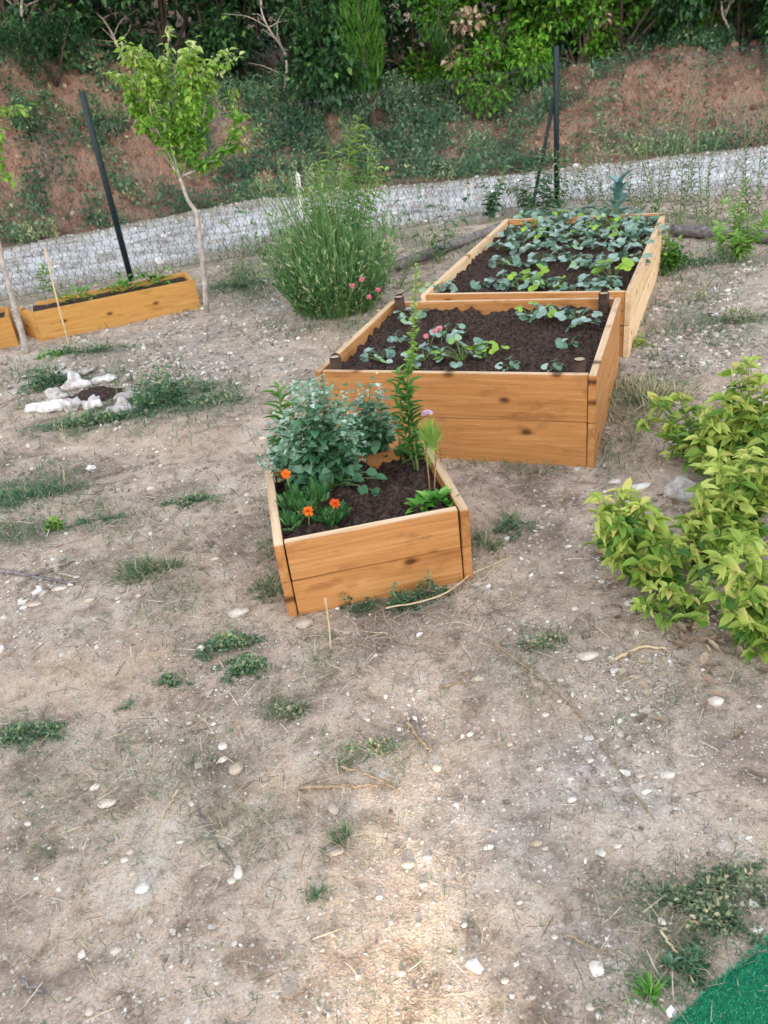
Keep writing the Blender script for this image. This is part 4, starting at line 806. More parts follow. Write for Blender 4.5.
# ------------------------------------------------------------------ saplings
def sapling(label, base, trunk, limbs, seed, nl, shoots=None):
    g = rg(seed); b = np.array(base); r = thing('fruit_sapling', label, 'tree', tuple(b), 0, 'young fruit trees'); mt = MB(); mf = MB()
    C = curve([np.array(p)-b for p in trunk], 24); tube(mt, C, np.linspace(.023, .011, len(C)), 8)
    for L, dens in limbs:
        P = np.array(L)-b; C = curve(P, 18); k = len(C); tube(mt, C, np.linspace(.009, .003, k), 5)
        tw = []
        for i in range(int(10*dens)):
            t = g.uniform(.2, 1); p = C[int(t*(k-1))]; d = nrm(nrm(C[-1]-C[0])*.8+g.normal(size=3)*[.42, .5, .4]); l = g.uniform(.10, .24)
            tw.append(curve([p, p+d*l*.5, p+d*l+[0, 0, -.02]], 8)); tube(mt, tw[-1], .002, 3, cap=False)
        for Q in [C[int(k*.12):]]+tw:
            n = int(nl*dens*(1.9 if Q is not tw else 1)*(len(Q)/14)); i = g.integers(0, len(Q), n); p = Q[i]+g.normal(size=(n, 3))*.012; t = i/len(Q)
            a = g.random(n)*6.28; d = np.stack([np.cos(a), np.sin(a), g.uniform(-1.1, .5, n)], 1)
            hgt = np.clip((p[:, 2]-.95)/1.0, 0, 1)
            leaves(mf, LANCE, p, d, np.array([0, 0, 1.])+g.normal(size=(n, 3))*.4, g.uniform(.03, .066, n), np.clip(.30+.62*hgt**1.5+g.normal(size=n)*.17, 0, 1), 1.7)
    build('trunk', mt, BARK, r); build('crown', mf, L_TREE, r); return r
tb = G(207, 313); yt = tb[1]
T_ = lambda x, y, d=0: Y(x, y, yt+d)
sapling('young fruit tree with a crooked pale trunk and bright vase-shaped crown', tb, [T_(207, 313), T_(203, 262), T_(198, 225), T_(196, 212, .01), T_(188, 200), T_(180, 178)],
        [([T_(181, 180), T_(160, 145, .05), T_(140, 110, .1), T_(128, 75, .1)], 1.1), ([T_(181, 178), T_(165, 130, -.1), T_(148, 85, -.15), T_(140, 45, -.15)], 1.0), ([T_(181, 178), T_(172, 130, .1), T_(166, 75, .1), T_(170, 28, .1)], 1.0),
         ([T_(182, 178), T_(190, 140, -.05), T_(192, 100, -.1), T_(190, 55, -.15)], 1.2), ([T_(182, 178), T_(198, 140, .15), T_(206, 100, .2), T_(212, 60, .2)], 1.0), ([T_(183, 176), T_(205, 165, -.1), T_(228, 145, -.1), T_(236, 105, -.1)], .8), ([T_(183, 176), T_(188, 150, .2), T_(182, 110, .25), T_(180, 70, .25)], 1.0), ([T_(181, 178), T_(155, 125, 0), T_(150, 95, 0), T_(160, 60, 0)], .9)], 201, 38)
tb = G(27, 354); yt = tb[1]
sapling('young fruit tree at the left edge with a leaning thin grey trunk', tb, [T_(27, 354), T_(20, 325), T_(10, 290), T_(0, 250), T_(-12, 190)],
        [([T_(-12, 190), T_(-18, 160), T_(-12, 130, -.05), T_(-6, 108, -.05)], .9), ([T_(-12, 190), T_(-30, 140, .1), T_(-22, 100, .1)], .9), ([T_(-12, 190), T_(-40, 150), T_(-55, 90)], 1.), ([T_(-12, 190), T_(-30, 120, -.1), T_(-30, 60, -.1)], 1.), ([T_(-12, 190), T_(-14, 170, -.1), T_(-4, 145, -.1)], .8)], 202, 36)
# cane and shoot by the rocks
a = G(71, 352); mp = MB(); tube(mp, curve([a*0, Y(57, 300, a[1])-a, Y(45, 248, a[1])-a], 8), [.006]*9 if False else .006, 7); tag(build('bamboo_cane', mp, CANE, None, tuple(a)), 'thin straw-coloured cane leaning in front of the ochre trough', 'cane')
a = G(46, 330); r = thing('young_shoot', 'slim shoot with one narrow-leaved tuft before the left end of the ochre trough', 'plant', (a[0], a[1], 0)); mf = MB(); ms = MB(); g = rg(205)
leafy_stem(mf, ms, [(0, 0, 0), Y(47, 300, a[1])-a, Y(43, 266, a[1])-a], .004, 30, .06, .10, LANCE, g, .62, 1., .5, (.3, .8)); build('foliage', mf, L_LILY, r); build('stems', ms, BARK, r)
a = G(302, 222); mp = MB(); zt = 2; 
a = G(304, 236); tp = Y(297, 172, a[1])-a; V = [(-.022, -.022, 0), (.022, -.022, 0), (.022, .022, 0), (-.022, .022, 0)]; mp.add(V+[(x+tp[0], y+tp[1], tp[2]-.01) for x, y, z in V]+[(tp[0], tp[1], tp[2]+.02)], [(0, 1, 5, 4), (1, 2, 6, 5), (2, 3, 7, 6), (3, 0, 4, 7), (4, 5, 8), (5, 6, 8), (6, 7, 8), (7, 4, 8)])
tag(build('wooden_stake', mp, WHITEWOOD, None, (a[0], a[1], -.02), smooth=False), 'pale wooden stake standing behind the fine-stemmed bush', 'stake')
# ------------------------------------------------------------------ ring of white rocks
RK = [(78, 388, .085, .05, .06, 'upright white rock at the back of the rock ring'), (56, 398, .07, .05, .04, 'white rock at the left of the rock ring behind the long one'), (50, 410, .13, .06, .05, 'longest whitest rock at the front left of the rock ring'), (72, 411, .06, .05, .05, 'blocky white rock at the front of the rock ring beside the long one'), (95, 408, .07, .06, .055, 'pointed white rock at the front of the rock ring by the dark soil'),
      (108, 382, .09, .04, .035, 'slanting white rock at the back right of the rock ring'), (124, 411, .08, .06, .05, 'dirty grey-white rock at the right front of the rock ring'), (132, 398, .07, .05, .04, 'grey rock half under the dense weed mound'), (66, 376, .06, .04, .03, 'small pale rock behind the rock ring'), (86, 374, .06, .05, .03, 'tan rock behind the upright white rock')]
for k, (px, py, a, b_, c, lab) in enumerate(RK):
    mk = MB(); p = G(px, py); rock(mk, (0, 0, 0), (a*.86, b_*.86, c*.9), 300+k, 3, [.6, .5, .85, .5, .6, .7, .3, .25, .35, .2][k], .75, rg(k).random()*.8-.4); tag(build('rock', mk, ROCKW, None, (p[0], p[1], c*.5)), lab, 'rock', 'white rocks in a ring')
mk = MB(); a = G(95, 396); P, Q = grid(np.linspace(-.17, .17, 40), np.linspace(-.12, .12, 30), lambda x, y: .035*np.clip(1-(x/.165)**2-(y/.115)**2, -.6, 1)+(fbm(x+3, y, 4, 30)-.5)*.03); mk.add(P, Q)
tag(build('soil_mound', mk, SOIL, None, (a[0], a[1], .005)), 'little mound of dark soil inside the ring of white rocks', 'soil')
# ------------------------------------------------------------------ stones lying about
ST = [(238, 615, 26, 12, .75, 'flat white-grey stone left of the small bed'), (303, 622, 20, 19, .4, 'round tan stone at the front corner of the small bed'), (236, 768, 17, 17, .45, 'rounded tan stone beside two little white ones'), (223, 745, 12, 10, .95, 'white pebble above the rounded tan stone'), (222, 759, 11, 9, .95, 'white pebble just left of the rounded tan stone'), (107, 804, 20, 12, .75, 'cream oval stone on the lower left dirt'), (95, 786, 12, 9, 1, 'bright white chip above the cream oval stone'),
      (336, 854, 19, 14, .15, 'smooth grey pebble below the weed and straw tuft'), (333, 810, 12, 20, .2, 'upright pale grey pebble under the horizontal stick'), (142, 888, 16, 14, .95, 'white pebble lowest of the little scattered cluster'), (588, 657, 24, 13, .7, 'cream flat stone near the yellow-green bushes'), (716, 702, 18, 13, .8, 'pale angular stone below the yellow-green bushes'), (667, 775, 18, 13, .85, 'pale angular stone on the right dirt near the long stalk end'), (708, 830, 13, 8, .1, 'blue-grey pebble on the right dirt'),
      (597, 971, 20, 17, 1, 'whitest stone near the turf corner'), (756, 932, 17, 10, .95, 'white stone touching the turf edge'), (597, 592, 18, 12, .15, 'grey stone under the dense-headed bush'), (238, 872, 10, 17, .9, 'long white chip standing near the left of the sunlit sliver'), (536, 846, 14, 7, .5, 'tan flat pebble on the middle dirt'), (698, 884, 10, 8, .2, 'grey-blue pebble in the weed mat by the turf'), (662, 925, 8, 10, 1, 'small white pebble in the weed mat by the turf')]
for x, y, w_, h_ in ((124, 858, 10, 8), (129, 850, 9, 7), (132, 872, 9, 8), (115, 949, 13, 11), (90, 1013, 11, 10), (232, 880, 10, 9), (193, 803, 10, 9), (28, 824, 9, 8), (105, 861, 8, 6), (409, 868, 14, 10), (437, 770, 10, 12), (428, 862, 11, 8), (646, 792, 13, 8), (640, 777, 10, 8), (478, 680, 14, 8), (608, 1003, 9, 8), (560, 680, 9, 7), (572, 802, 11, 8), (617, 848, 11, 7), (489, 850, 11, 7), (575, 608, 12, 9), (634, 602, 22, 9), (424, 888, 10, 6), (350, 745, 9, 7), (380, 900, 8, 6), (150, 490, 12, 6), (60, 590, 16, 8), (90, 602, 14, 7), (35, 606, 18, 9), (72, 585, 12, 8), (215, 560, 10, 7), (600, 740, 9, 6), (545, 715, 10, 7), (560, 700, 8, 6), (510, 745, 8, 7), (590, 760, 9, 7), (570, 780, 10, 6), (470, 735, 8, 6), (725, 628, 12, 8), (402, 975, 9, 7), (520, 905, 9, 6), (555, 940, 8, 6), (505, 985, 9, 7), (265, 440, 16, 8), (590, 1010, 10, 8), (180, 840, 9, 5), (545, 850, 9, 5), (670, 455, 16, 6), (640, 488, 24, 8), (615, 482, 18, 7)):
    ST.append((x, y, w_, h_, rg(x+y).uniform(.55, 1), 'small pale pebble lying loose on the bare dirt'))
used_s = 0
for k, (px, py, w_, h_, tn, lab) in enumerate(ST):
    p = G(px, py); dep = float((p-[0, 0, H])@F_); a = w_/2*dep/FPX; c = h_/2*dep/FPX
    mk = MB(); rock(mk, (0, 0, 0), (a, max(c*.95, a*.5), max(c*.55, a*.3)), 400+k, 2, tn, .2, ROLL*-1)
    z = float(gz(p[0], p[1])); tag(build('stone', mk, STONE, None, (p[0], p[1], z+max(c*.55, a*.3)*.35)), lab, 'stone', 'loose pale stones on the dirt')
p = G(683, 498); mk = MB(); rock(mk, (0, 0, 0), (.07, .035, .055), 480, 3, .35, .4, -.6); tag(build('rock', mk, ROCKW, None, (p[0], p[1], .03)), 'jagged grey rock behind the dense-headed yellow-green bush', 'rock')
# ------------------------------------------------------------------ sticks and stalks
def twig(label, pts, r0, mt, seed, name='twig', lift=.006, group='twigs and dry stalks on the dirt'):
    g = rg(seed); P = np.array([G(x, y) for x, y in pts]); P[:, 2] = gz(P[:, 0], P[:, 1])+lift; b = P[0].copy(); C = curve(P-b, 16)+g.normal(size=(1, 3))*0
    C[1:-1, :2] += g.normal(size=(len(C)-2, 2))*.0025; mk = MB(); tube(mk, C, np.linspace(r0, r0*.55, len(C))*(1+g.normal(size=len(C))*.08), 6); return tag(build(name, mk, mt, None, tuple(b)), label, 'twig', group)
twig('straight tan stick lying level on a warm dirt patch', [(300, 789), (340, 788), (380, 790)], .006, DEADWOOD, 1)
twig('short tan twig pointing at the right end of the level stick', [(408, 725), (420, 742), (433, 755)], .005, DEADWOOD, 2)
twig('thin forked twig just above the level stick', [(342, 768), (370, 780), (400, 795)], .004, DEADWOOD, 3)
twig('very long thin stalk crossing the dirt below the yellow-green bushes', [(488, 640), (530, 672), (575, 710), (615, 765), (654, 822)], .0038, DEADWOOD, 4)
twig('pale thin stalk slanting down left of the tan stone', [(178, 790), (165, 812), (152, 832)], .003, CANE, 5)
twig('thin grey stalk near the small white pebbles', [(192, 800), (208, 828), (234, 866)], .0035, GREYWOOD, 6)
twig('dark stick lying at the left edge above the pebbly patch', [(0, 572), (35, 578), (76, 586)], .009, GREYWOOD, 7)
twig('short dark stick beside the longer one at the left edge', [(28, 580), (50, 572), (75, 562)], .006, GREYWOOD, 8)
twig('dark twig in the lower left corner of the dirt', [(20, 980), (40, 992), (52, 996)], .004, GREYWOOD, 9)
twig('thin dark twig across the lower dirt near the turf', [(565, 938), (590, 950), (615, 960)], .003, DEADWOOD, 10)
twig('pale straw stalk beside the turf edge', [(660, 935), (678, 962), (694, 988)], .003, CANE, 11)
twig('short pale straw lying on the weed mat by the turf', [(688, 925), (700, 926), (711, 924)], .0035, CANE, 12)
twig('dead brown stalk curling at the foot of the yellow-green bushes', [(615, 662), (640, 650), (668, 648)], .006, CANE, 13)
twig('curved dry stalk right of the small bed corner', [(478, 585), (500, 560), (492, 540)], .003, CANE, 14)
twig('long bleached stalk along the foot of the small bed front', [(386, 612), (440, 600), (470, 580), (512, 560)], .0035, CANE, 15, lift=.02)
twig('tan twig by the left end of the longest stalk', [(440, 690), (458, 684), (470, 674)], .004, DEADWOOD, 16)
twig('thin twig near the pebbly middle dirt', [(520, 655), (530, 690), (532, 725)], .0025, DEADWOOD, 17)
twig('short broken twig below the flat weed', [(30, 965), (45, 945), (50, 930)], .003, DEADWOOD, 18)
a = G(331, 652); mp = MB(); tube(mp, curve([(0, 0, 0), Y(329, 625, a[1])-a, Y(325, 598, a[1])-a], 8), .003, 5); tag(build('dry_stalk', mp, CANE, None, tuple(a)), 'dry stalk standing upright in front of the small bed', 'twig')
# ------------------------------------------------------------------ green turf mat
TURF = plain('green_turf', srgb(10, 96, 66), srgb(24, 128, 88), 120, .75, .6, .004)
c0 = G(660, 1034)[:2]; c1 = G(768, 937)[:2]; d = (c1-c0)/np.linalg.norm(c1-c0); nrm_ = np.array([d[1], -d[0]])
A = c0-d*.6; B = c1+d*2.2; r = thing('artificial_turf_mat', 'bright green artificial turf mat at the edge of the dirt', 'mat', (c0[0], c0[1], 0)); mk = MB()
def Lp(s, t): return np.array([*(A+d*s+nrm_*t-c0), 0])
Ltot = np.linalg.norm(B-A); ss = np.linspace(0, Ltot, 120); V = []
for t in (0, .01, 2.2):
    for s in ss:
        p = Lp(s, t+(.006*math.sin(s*9)+.004*math.sin(s*23) if t < .5 else 0)); p[2] = .006 if t == 0 else .016; V.append(p)
k = len(ss); i = np.arange(k-1); mk.add(np.array(V), np.concatenate([np.stack([i+1, i, i+k, i+k+1], 1), np.stack([i+1+k, i+k, i+2*k, i+2*k+1], 1)]))
build('backing', mk, TURF, r); g = rg(500); mk = MB(); n = 42000; s = g.uniform(.4, 1.5, n); t = g.random(n)**1.3*.5+.002
pp = A+d*s[:, None]+nrm_*t[:, None]-c0; q = proj(np.stack([pp[:, 0]+c0[0], pp[:, 1]+c0[1], np.zeros(n)], 1)); keep = (q[:, 0] < 830) & (q[:, 1] < 1100); pp = pp[keep]; n = len(pp)
leaves(mk, BLADE, np.stack([pp[:, 0], pp[:, 1], np.full(n, .014)], 1), g.normal(size=(n, 3))*.55+[0, 0, 1], g.normal(size=(n, 3)), g.uniform(.007, .012, n), g.random(n), .16)
L_TURF = leafmat('turf_fibre', [(0, srgb(24, 118, 86)), (.5, srgb(48, 152, 112)), (1, srgb(104, 192, 154))], .6, .1); build('fibres', mk, L_TURF, r)
# ------------------------------------------------------------------ loose gravel, straw and fuzz on the dirt
g = rg(600)
def scatter(n, ymax=8.3, near=.55):
    # even over the picture-facing ground: denser close by
    u = g.random(n); y = near*(ymax/near)**u; x = g.uniform(-1, 1, n)*(.35+.62*y)
    return np.stack([x, y, np.zeros(n)], 1)
inside = []
def outside(P):
    ok = np.ones(len(P), bool)
    for (x, y, t, w, l) in ((-.359, 2.187, .122, .637, .565), (-.228, 3.43, -.395, 1.216, 1.072), (.368, 4.642, -.434, 1.169, 2.02)):
        dx, dy = P[:, 0]-x, P[:, 1]-y; a_ = dx*math.cos(t)+dy*math.sin(t); b_ = -dx*math.sin(t)+dy*math.cos(t)
        ok &= ~((a_ > -.005) & (a_ < w+.005) & (b_ > -.005) & (b_ < l+.005))
    return ok
P = scatter(380000); P = P[outside(P)]; gm_ = pmask(P, GRAV, 23, .6); mo = pmask(P, MOSS, 3); cl_ = sstep(.45, .72, fbm(P[:, 0]+3, P[:, 1], 4, 3.)); keep = g.random(len(P)) < (.10+.7*gm_)*(.35+1.3*cl_)-.1*mo; P = P[keep]; n = len(P)
V0, F0 = ico(1); 
sz = .0027*np.exp(g.normal(size=n)*.62)*np.clip(P[:, 1]/2, .6, 2.4); sz = np.clip(sz, .0014, .02)
Vn = []; 
shp = g.uniform(.6, 1.25, (n, 3))*[1, 1, .6]; ang = g.random(n)*6.28; jit = 1+g.normal(size=(n, len(V0), 1))*.26
VV = V0[None]*jit*shp[:, None]*sz[:, None, None]; ca_, sa_ = np.cos(ang)[:, None], np.sin(ang)[:, None]
VV = np.stack([VV[..., 0]*ca_-VV[..., 1]*sa_, VV[..., 0]*sa_+VV[..., 1]*ca_, VV[..., 2]], -1)+np.stack([P[:, 0], P[:, 1], gz(P[:, 0], P[:, 1])+sz*.2], 1)[:, None]
mk = MB(); FF = (F0[None]+(np.arange(n)*len(V0))[:, None, None]).reshape(-1, 3); mk.add(VV.reshape(-1, 3), FF, np.repeat(np.clip(g.normal(.55, .3, n), 0, 1), len(F0)))
o = build('gravel', mk, PEBBLE, smooth=False); o['kind'] = 'stuff'; o['label'] = 'loose gravel and grit over the bare dirt'
STRAW_A = [(430, 640, 110, 60, 1.), (360, 690, 80, 60, .8), (480, 600, 60, 40, .8), (600, 640, 80, 40, .6), (330, 760, 90, 50, .6), (120, 800, 110, 60, .5), (210, 730, 80, 60, .5), (700, 700, 80, 40, .5), (600, 410, 50, 50, .7), (130, 560, 110, 60, .6), (230, 500, 90, 40, .4), (690, 920, 80, 50, .5), (60, 940, 80, 50, .35), (270, 600, 40, 40, .7), (520, 470, 60, 20, .7), (330, 850, 70, 40, .4)]
P = scatter(85000, 7.5); P = P[outside(P)]; w_ = pmask(P, STRAW_A, 31, .5); keep = g.random(len(P)) < .07+.9*w_**1.2; P = P[keep]; n = len(P); a = g.random(n)*6.28
mk = MB()
for T__, k_ in ((FLAT, g.random(n) < .3), (STRAIGHT, None)):
    if k_ is None: k_ = ~kk_
    kk_ = k_; p_ = P[k_]; m_ = len(p_); a_ = a[k_]
    leaves(mk, T__, np.stack([p_[:, 0], p_[:, 1], gz(p_[:, 0], p_[:, 1])+g.uniform(.003, .014, m_)], 1), np.stack([np.cos(a_), np.sin(a_), g.normal(size=m_)*.08+.02], 1), np.array([0, 0, 1.])+g.normal(size=(m_, 3))*.25, (.018+.11*g.random(m_)**2)*np.clip(p_[:, 1]/2.5, .6, 1.3), np.clip(g.normal(.36, .3, m_), 0, 1), g.choice([-1, 1], m_)*g.uniform(.013, .03, m_))
o = build('straw', mk, L_DRYGRASS); o['kind'] = 'stuff'; o['label'] = 'dry straw scattered on the dirt'
MOSS += [(300, 606, 30, 10, .6), (470, 560, 14, 40, .6), (268, 560, 14, 40, .6), (520, 466, 80, 10, .6), (605, 440, 12, 50, .7), (640, 330, 12, 60, .5), (380, 603, 100, 8, .8), (300, 250, 90, 12, .9), (440, 245, 60, 12, .8), (700, 225, 120, 14, .9), (120, 300, 120, 8, .5), (520, 215, 60, 8, .8)]
P = scatter(330000, 9.5); P = P[outside(P)]; mo = pmask(P, MOSS, 3, .8); keep = g.random(len(P)) < .03+1.1*mo; P = P[keep]; n = len(P); a = g.random(n)*6.28
mk = MB(); leaves(mk, BLADE, np.stack([P[:, 0], P[:, 1], gz(P[:, 0], P[:, 1])], 1), np.stack([np.cos(a)*.8, np.sin(a)*.8, g.uniform(.3, 1.2, n)], 1), np.stack([-np.cos(a), -np.sin(a), np.ones(n)], 1), g.uniform(.014, .045, n)*np.clip(P[:, 1]/2.5, .6, 2.2), np.clip(g.normal(.42, .3, n), 0, 1), .085)
o = build('ground_grass', mk, L_GREY); o['kind'] = 'stuff'; o['label'] = 'thin short grass and moss growing through the dirt'
# ------------------------------------------------------------------ growth on the bank, verge and beyond
g = rg(700)
n = 420000; x = g.uniform(-7.5, 8.5, n); y = toe(x)-.5+g.random(n)**.8*4.2; z = np.where(y > toe(x)-.1, bank_z(x, y), np.maximum(road_z(x, y), -.06))
q = proj(np.stack([x, y, z], 1))
VEG = [(300, 130, 110, 40, 1.), (250, 175, 60, 20, .5), (370, 100, 90, 40, 1.), (470, 110, 60, 40, .9), (40, 190, 60, 30, .75), (60, 235, 90, 16, 1.1), (110, 160, 50, 25, .6), (30, 100, 40, 40, .5), (470, 155, 80, 14, 1.), (560, 120, 40, 26, .8), (230, 215, 60, 8, .9), (610, 140, 50, 8, .7), (720, 45, 90, 20, .8), (330, 170, 50, 20, .7), (180, 110, 50, 60, .5), (420, 130, 60, 24, .6), (768, 130, 60, 6, .4), (200, 40, 300, 40, .6), (60, 110, 70, 60, .9), (330, 140, 150, 40, 1.2), (105, 120, 40, 40, .7), (90, 190, 80, 22, .8), (200, 150, 40, 30, .5), (420, 165, 120, 14, 1.0), (300, 200, 80, 12, 1.1), (650, 150, 120, 6, .7), (560, 90, 40, 30, .9), (340, 110, 160, 60, 1.1), (400, 75, 120, 40, 1.1), (160, 205, 50, 14, .4), (540, 60, 60, 40, 1), (690, 130, 60, 8, .3)]
w_ = np.zeros(n)
for cx, cy, a, b_, k in VEG: w_ = np.maximum(w_, k*np.exp(-((q[:, 0]-cx)/a)**2-((q[:, 1]-cy)/b_)**2))
w_ = w_*sstep(.40, .58, fbm(x, y, 5, 2.9))*1.4+.03
keep = g.random(n) < w_*.62; x, y, z = x[keep], y[keep], z[keep]; n = len(x)
mk = MB(); h = g.random(n)**1.6*.22; lt = fbm(x+4, y, 3, 1.7); d = g.normal(size=(n, 3))*.8+[0, -.4, .5]
leaves(mk, DIAMOND, np.stack([x, y, z+h], 1), d, np.array([0, -.5, 1.])+g.normal(size=(n, 3))*.5, g.uniform(.025, .085, n), np.clip(g.normal(.48, .24, n)+(lt-.5)*1.4, 0, 1), g.uniform(.5, 1.1, n))
o = build('undergrowth', mk, L_WEED); o['kind'] = 'stuff'; o['label'] = 'low green and grey-green growth covering the bank and road verge'
n = 8000; x = g.uniform(-7, 8, n); a_, c_ = road_y(x); y = a_+.1+(c_-a_-.2)*g.random(n); mk = MB(); V0, F0 = ico(1); sz = .0075*np.exp(g.normal(size=n)*.6)
VV = V0[None]*(1+g.normal(size=(n, len(V0), 1))*.25)*sz[:, None, None]*[1, 1, .6]+np.stack([x, y, road_z(x, y)+sz*.15], 1)[:, None]
mk.add(VV.reshape(-1, 3), (F0[None]+(np.arange(n)*len(V0))[:, None, None]).reshape(-1, 3), np.repeat(np.clip(g.normal(.5, .25, n), 0, 1), len(F0)))
o = build('road_gravel', mk, ROCKW, smooth=False); o['kind'] = 'stuff'; o['label'] = 'loose pale stones over the gravel road'
# leaf litter and loose clods on the bank
n = 14000; x = g.uniform(-8, 9, n); y = toe(x)-.1+g.random(n)*3; mk = MB(); V0, F0 = ico(1); sz = .012*np.exp(g.normal(size=n)*.6); 
VV = V0[None]*(1+g.normal(size=(n, len(V0), 1))*.15)*sz[:, None, None]+np.stack([x, y, bank_z(x, y)+sz*.1], 1)[:, None]
mk.add(VV.reshape(-1, 3), (F0[None]+(np.arange(n)*len(V0))[:, None, None]).reshape(-1, 3), np.repeat(np.clip(g.normal(.35, .3, n), 0, 1), len(F0)))
CLOD = stonemat('clod', srgb(110, 80, 62), srgb(150, 116, 96), srgb(176, 152, 132)); o = build('rubble', mk, CLOD); o['kind'] = 'stuff'; o['label'] = 'loose clods and stones on the red earth bank'
def shrub_mesh(seed, w, h, n, T, lo, hi, mt, tint=(.45, .2), lobes=9, low=.1, droop=-.2):
    g = rg(seed); mf = MB(); mt_ = MB()
    L = np.stack([g.normal(size=lobes)*w*.42, g.normal(size=lobes)*w*.36, low*h+g.random(lobes)*h*(.92-low)], 1); rr = g.uniform(.22, .42, lobes)*w
    for c, r_ in zip(L, rr):
        C = curve([(0, 0, -.1), c*[.4, .4, .6]+g.normal(size=3)*.08, c, c+[0, 0, r_*.5]], 9); tube(mt_, C, np.linspace(.03, .008, len(C))*max(1, w/1.5), 5)
        m_ = int(n*(r_**2)/np.sum(rr**2)); p = nrm(g.normal(size=(m_, 3)))*(g.random(m_)**.45)[:, None]*r_*np.array([1, 1, .85])
        keep = fbm(p[:, 0]*2+seed+c[0]*5, p[:, 1]*2+p[:, 2]*3, 3, 2.2/w) > .40; p = p[keep]; m_ = len(p)
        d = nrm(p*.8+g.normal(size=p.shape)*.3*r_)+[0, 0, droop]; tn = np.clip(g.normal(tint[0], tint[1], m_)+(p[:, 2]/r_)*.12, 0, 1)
        leaves(mf, T, c+p, d, np.array([0, 0, 1.])+g.normal(size=p.shape)*.45, g.uniform(lo, hi, m_), tn)
    return mf.mesh('crown', mt), mt_.mesh('trunk', DARKBARK)
KIND = dict(dark=[shrub_mesh(801, 1.5, 2.3, 5200, OVATE, .06, .12, L_SHRUB), shrub_mesh(802, 1.8, 2.0, 5600, DIAMOND, .05, .11, L_SHRUB, (.35, .2))],
            green=[shrub_mesh(803, 1.3, 1.9, 3800, OVATE, .07, .14, L_SHRUBB), shrub_mesh(804, 1.0, 1.3, 2600, OVATE, .06, .12, L_SHRUBB, (.55, .2))],
            fine=[shrub_mesh(805, 1.2, 1.8, 6000, THIN, .05, .10, L_SHRUB, (.65, .25))],
            dry=[shrub_mesh(806, .55, .8, 420, OVATE, .07, .13, L_BROWN, (.5, .3), 5)],
            olive=[shrub_mesh(807, 1.0, 1.2, 2400, OVATE, .05, .10, L_WEED, (.5, .25))])
NM = dict(dark='dark_shrub', green='green_shrub', fine='fine_leaved_shrub', dry='dry_shrub', olive='grey_green_shrub')
def shrub(kind, v, px, y_off, sc, label, dz=0., rot=None, zs=1.):
    # stands on the bank: column of ground under pixel column px, y_off metres behind the toe
    x = 0.
    for _ in range(6):
        yy = float(toe(x))+y_off; zz = float(bank_z(np.array([x]), np.array([yy]))[0]); qx = proj([[x, yy, zz]])[0]; x += (px-qx[0])*yy*.9/FPX
    yy = float(toe(x))+y_off; zz = float(bank_z(np.array([x]), np.array([yy]))[0])
    r = thing(NM[kind], label, 'shrub', (x, yy, zz-.05+dz), g.random()*6.28 if rot is None else rot, 'shrubs on the bank'); r.scale = (sc, sc, sc*zs)
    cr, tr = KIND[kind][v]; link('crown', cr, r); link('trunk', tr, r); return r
SH = [('dark', 0, 10, 2.5, 1.2, 'dark shrub overhanging the top left corner of the bank'), ('dark', 1, 90, 2.9, 1.3, 'dark shrub crowning the red bank behind the leaning fence post'), ('dark', 0, 165, 2.9, 1.2, 'dark shrub directly behind the bright sapling crown'), ('dark', 1, 235, 2.9, 1.1, 'dark shrub right of the bright sapling crown'),
      ('dark', 0, 300, 2.8, 1.0, 'shadowy shrub left of the feathery young conifer'), ('fine', 0, 330, 2.2, .8, 'fine-leaved shrub low on the bank left of the feathery conifer'), ('dark', 1, 420, 3.2, 1.1, 'dark shrub just right of the feathery conifer'), ('fine', 0, 455, 2.0, .85, 'grey-green fine-leaved shrub beside the pale-leaved bush'), ('green', 0, 515, 2.1, 1.05, 'large bright green broadleaf bush left of the right fence post'),
      ('green', 1, 480, 1.7, .8, 'low broadleaf bush spilling down the bank at the foot of the bright one'), ('green', 1, 578, 2.0, .85, 'small light green bush right of the right fence post'), ('dark', 0, 620, 2.6, 1.0, 'dark green shrub above the bare red bank, left of the twiggy ones'), ('dark', 1, 690, 2.5, 1.0, 'dark green shrub above the middle of the bare red bank'), ('fine', 0, 740, 2.3, .9, 'fine-leaved shrub above the bare red bank at the right'), ('dark', 0, 790, 2.4, 1.1, 'dark shrub at the right end of the bank'), ('green', 0, 655, 2.9, 1.1, 'leafy green shrub behind the bare red bank, centre of its top edge'), ('dark', 1, 600, 3.2, 1.3, 'tall dark shrub behind the small light green bush'), ('dark', 0, 345, 3.3, 1.2, 'tall dark shrub behind the feathery conifer'), ('fine', 0, 705, 1.9, .55, 'low fine-leaved shrub hanging over the lip of the bare red bank'), ('green', 1, 545, 2.6, 1.1, 'bright broadleaf bush directly behind the top of the right fence post'), ('green', 0, 440, 2.8, .9, 'green broadleaf bush between the conifer and the bright bush'),
      ('dry', 0, 470, 1.9, .9, 'clump of dry pinkish-brown leaves on the bright bush'), ('dry', 0, 600, 2.3, .8, 'dry brown leaves hanging over the bare red bank'), ('dry', 0, 560, 2.6, .8, 'dry brown leaf spray above the right fence post'), ('olive', 0, 280, 1.5, .55, 'low grey-green shrub midway up the green part of the bank'), ('olive', 0, 395, 1.6, .6, 'low grey-green shrub below the feathery conifer'), ('olive', 0, 110, 1.1, .5, 'low olive shrub on the bank beside the leaning fence post'), ('olive', 0, 30, 1.0, .5, 'low olive shrub on the bank at the left edge'), ('olive', 0, 560, 1.1, .4, 'small grey-green shrub at the bank foot behind the right fence post'), ('dark', 1, 55, 1.6, .45, 'mossy dark shrub clinging to the steep left bank')]
for (k_, v_, px, yo, sc, lab), dz in zip(SH, [0]*99): shrub(k_, v_, px, yo, sc, lab, {'dry': .7}.get(k_, 0))
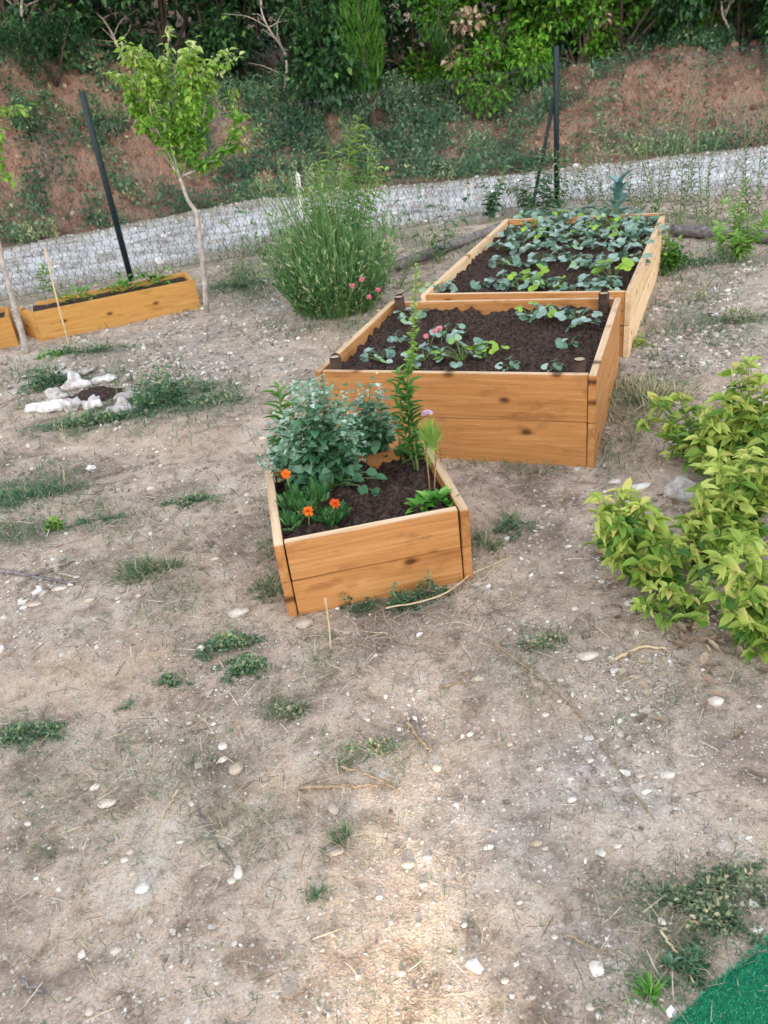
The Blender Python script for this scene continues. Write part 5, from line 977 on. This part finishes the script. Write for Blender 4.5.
# feathery young conifer
x = 0.
for _ in range(6):
    yy = float(toe(x))+1.5; zz = float(bank_z(np.array([x]), np.array([yy]))[0]); x += (373-proj([[x, yy, zz]])[0][0])*yy*.9/FPX
r = thing('young_conifer', 'bright green feathery young conifer with a thin bare stem on the bank', 'tree', (x, yy, zz-.05)); mf = MB(); ms = MB(); tube(ms, [(0, 0, 0), (.01, 0, .6), (0, 0, 2.2)], [.018, .014, .006], 6)
for i in range(1500):
    t = g.random(); zc = .62+1.7*t; w = .30*(.45+1.2*t*(1-t)*2); a = g.random()*6.28; p = np.array([math.cos(a)*w*g.random()**.5, math.sin(a)*w*g.random()**.5, zc]); dd = np.array([math.cos(a)*.4, math.sin(a)*.4, 1])
    leaves(mf, BLADE, p, dd+g.normal(size=3)*.25, g.normal(size=3), g.uniform(.10, .22), np.clip(g.normal(.35, .2), 0, 1), .05)
build('crown', mf, L_SHRUBB, r); build('trunk', ms, DARKBARK, r)
# far wood: one dense mass of leaves behind
n = 60000; x = g.uniform(-16, 17, n); y = toe(x)+3.6+g.random(n)*5; z = bank_z(x, y)+g.random(n)**.8*5.2
keep = fbm(x*1.3+z, y+z*1.4, 4, 1.0) > .42; x, y, z = x[keep], y[keep], z[keep]; n = len(x); mk = MB()
leaves(mk, DIAMOND, np.stack([x, y, z], 1), g.normal(size=(n, 3))+[0, -.3, -.3], np.array([0, -.4, 1.])+g.normal(size=(n, 3))*.5, g.uniform(.12, .28, n), np.clip(g.normal(.3, .2, n), 0, 1), 1.1)
n = 34000; x = g.uniform(-13, 13, n); y = toe(x)-.9+g.random(n)*6; z = 3.9+bank_h(x)*.35+g.random(n)*2.6+.25*np.clip(toe(x)+1-y, 0, 2)  # leaf canopy above the frame, added to shade the bank and hedge
keep = fbm(x*.9+3, y*.9+z*.4, 3, 1.0) > np.where(x < 1.5, .40, .47); x, y, z = x[keep], y[keep], z[keep]; n = len(x)
leaves(mk, DIAMOND, np.stack([x, y, z], 1), g.normal(size=(n, 3))+[0, -.3, -.3], np.array([0, -.4, 1.])+g.normal(size=(n, 3))*.5, g.uniform(.14, .30, n), np.clip(g.normal(.4, .2, n), 0, 1), 1.1)
o = build('woods', mk, L_SHRUB); o['kind'] = 'stuff'; o['label'] = 'dark wood closing the view behind the bank, with an unseen canopy added for shade'
def bare(label, px, yo, h, seed):
    x = 0.
    for _ in range(6):
        yy = float(toe(x))+yo; zz = float(bank_z(np.array([x]), np.array([yy]))[0]); x += (px-proj([[x, yy, zz]])[0][0])*yy*.9/FPX
    g = rg(seed); mk = MB(); P = [np.array([0, 0, -.1])]
    for k in range(6): P.append(P[-1]+np.array([g.normal()*.10, g.normal()*.08, h/6]))
    C = curve(P, 20); tube(mk, C, np.linspace(.028, .008, len(C)), 6)
    for k in range(9):
        p = C[g.integers(5, len(C))]; d = nrm(np.array([g.normal(), g.normal()*.5, .5])); l = g.uniform(.3, .8); tube(mk, curve([p, p+d*l*.5+g.normal(size=3)*.05, p+d*l+[0, 0, -.1]], 8), np.linspace(.009, .003, 9), 4)
    tag(build('bare_sapling', mk, BARK, None, (x, yy, zz)), label, 'tree', 'bare stems on the bank')
bare('bare pale branching stem in the dark corner left of the sapling crown', 40, 2.0, 1.6, 901); bare('bare pale stem in the shade right of the sapling crown', 285, 2.0, 1.5, 902); bare('bare pale stem leaning over the right end of the bank', 735, 1.9, 1.2, 903); bare('bare twiggy stem above the bank behind the sapling crown', 130, 2.2, 1.4, 904)
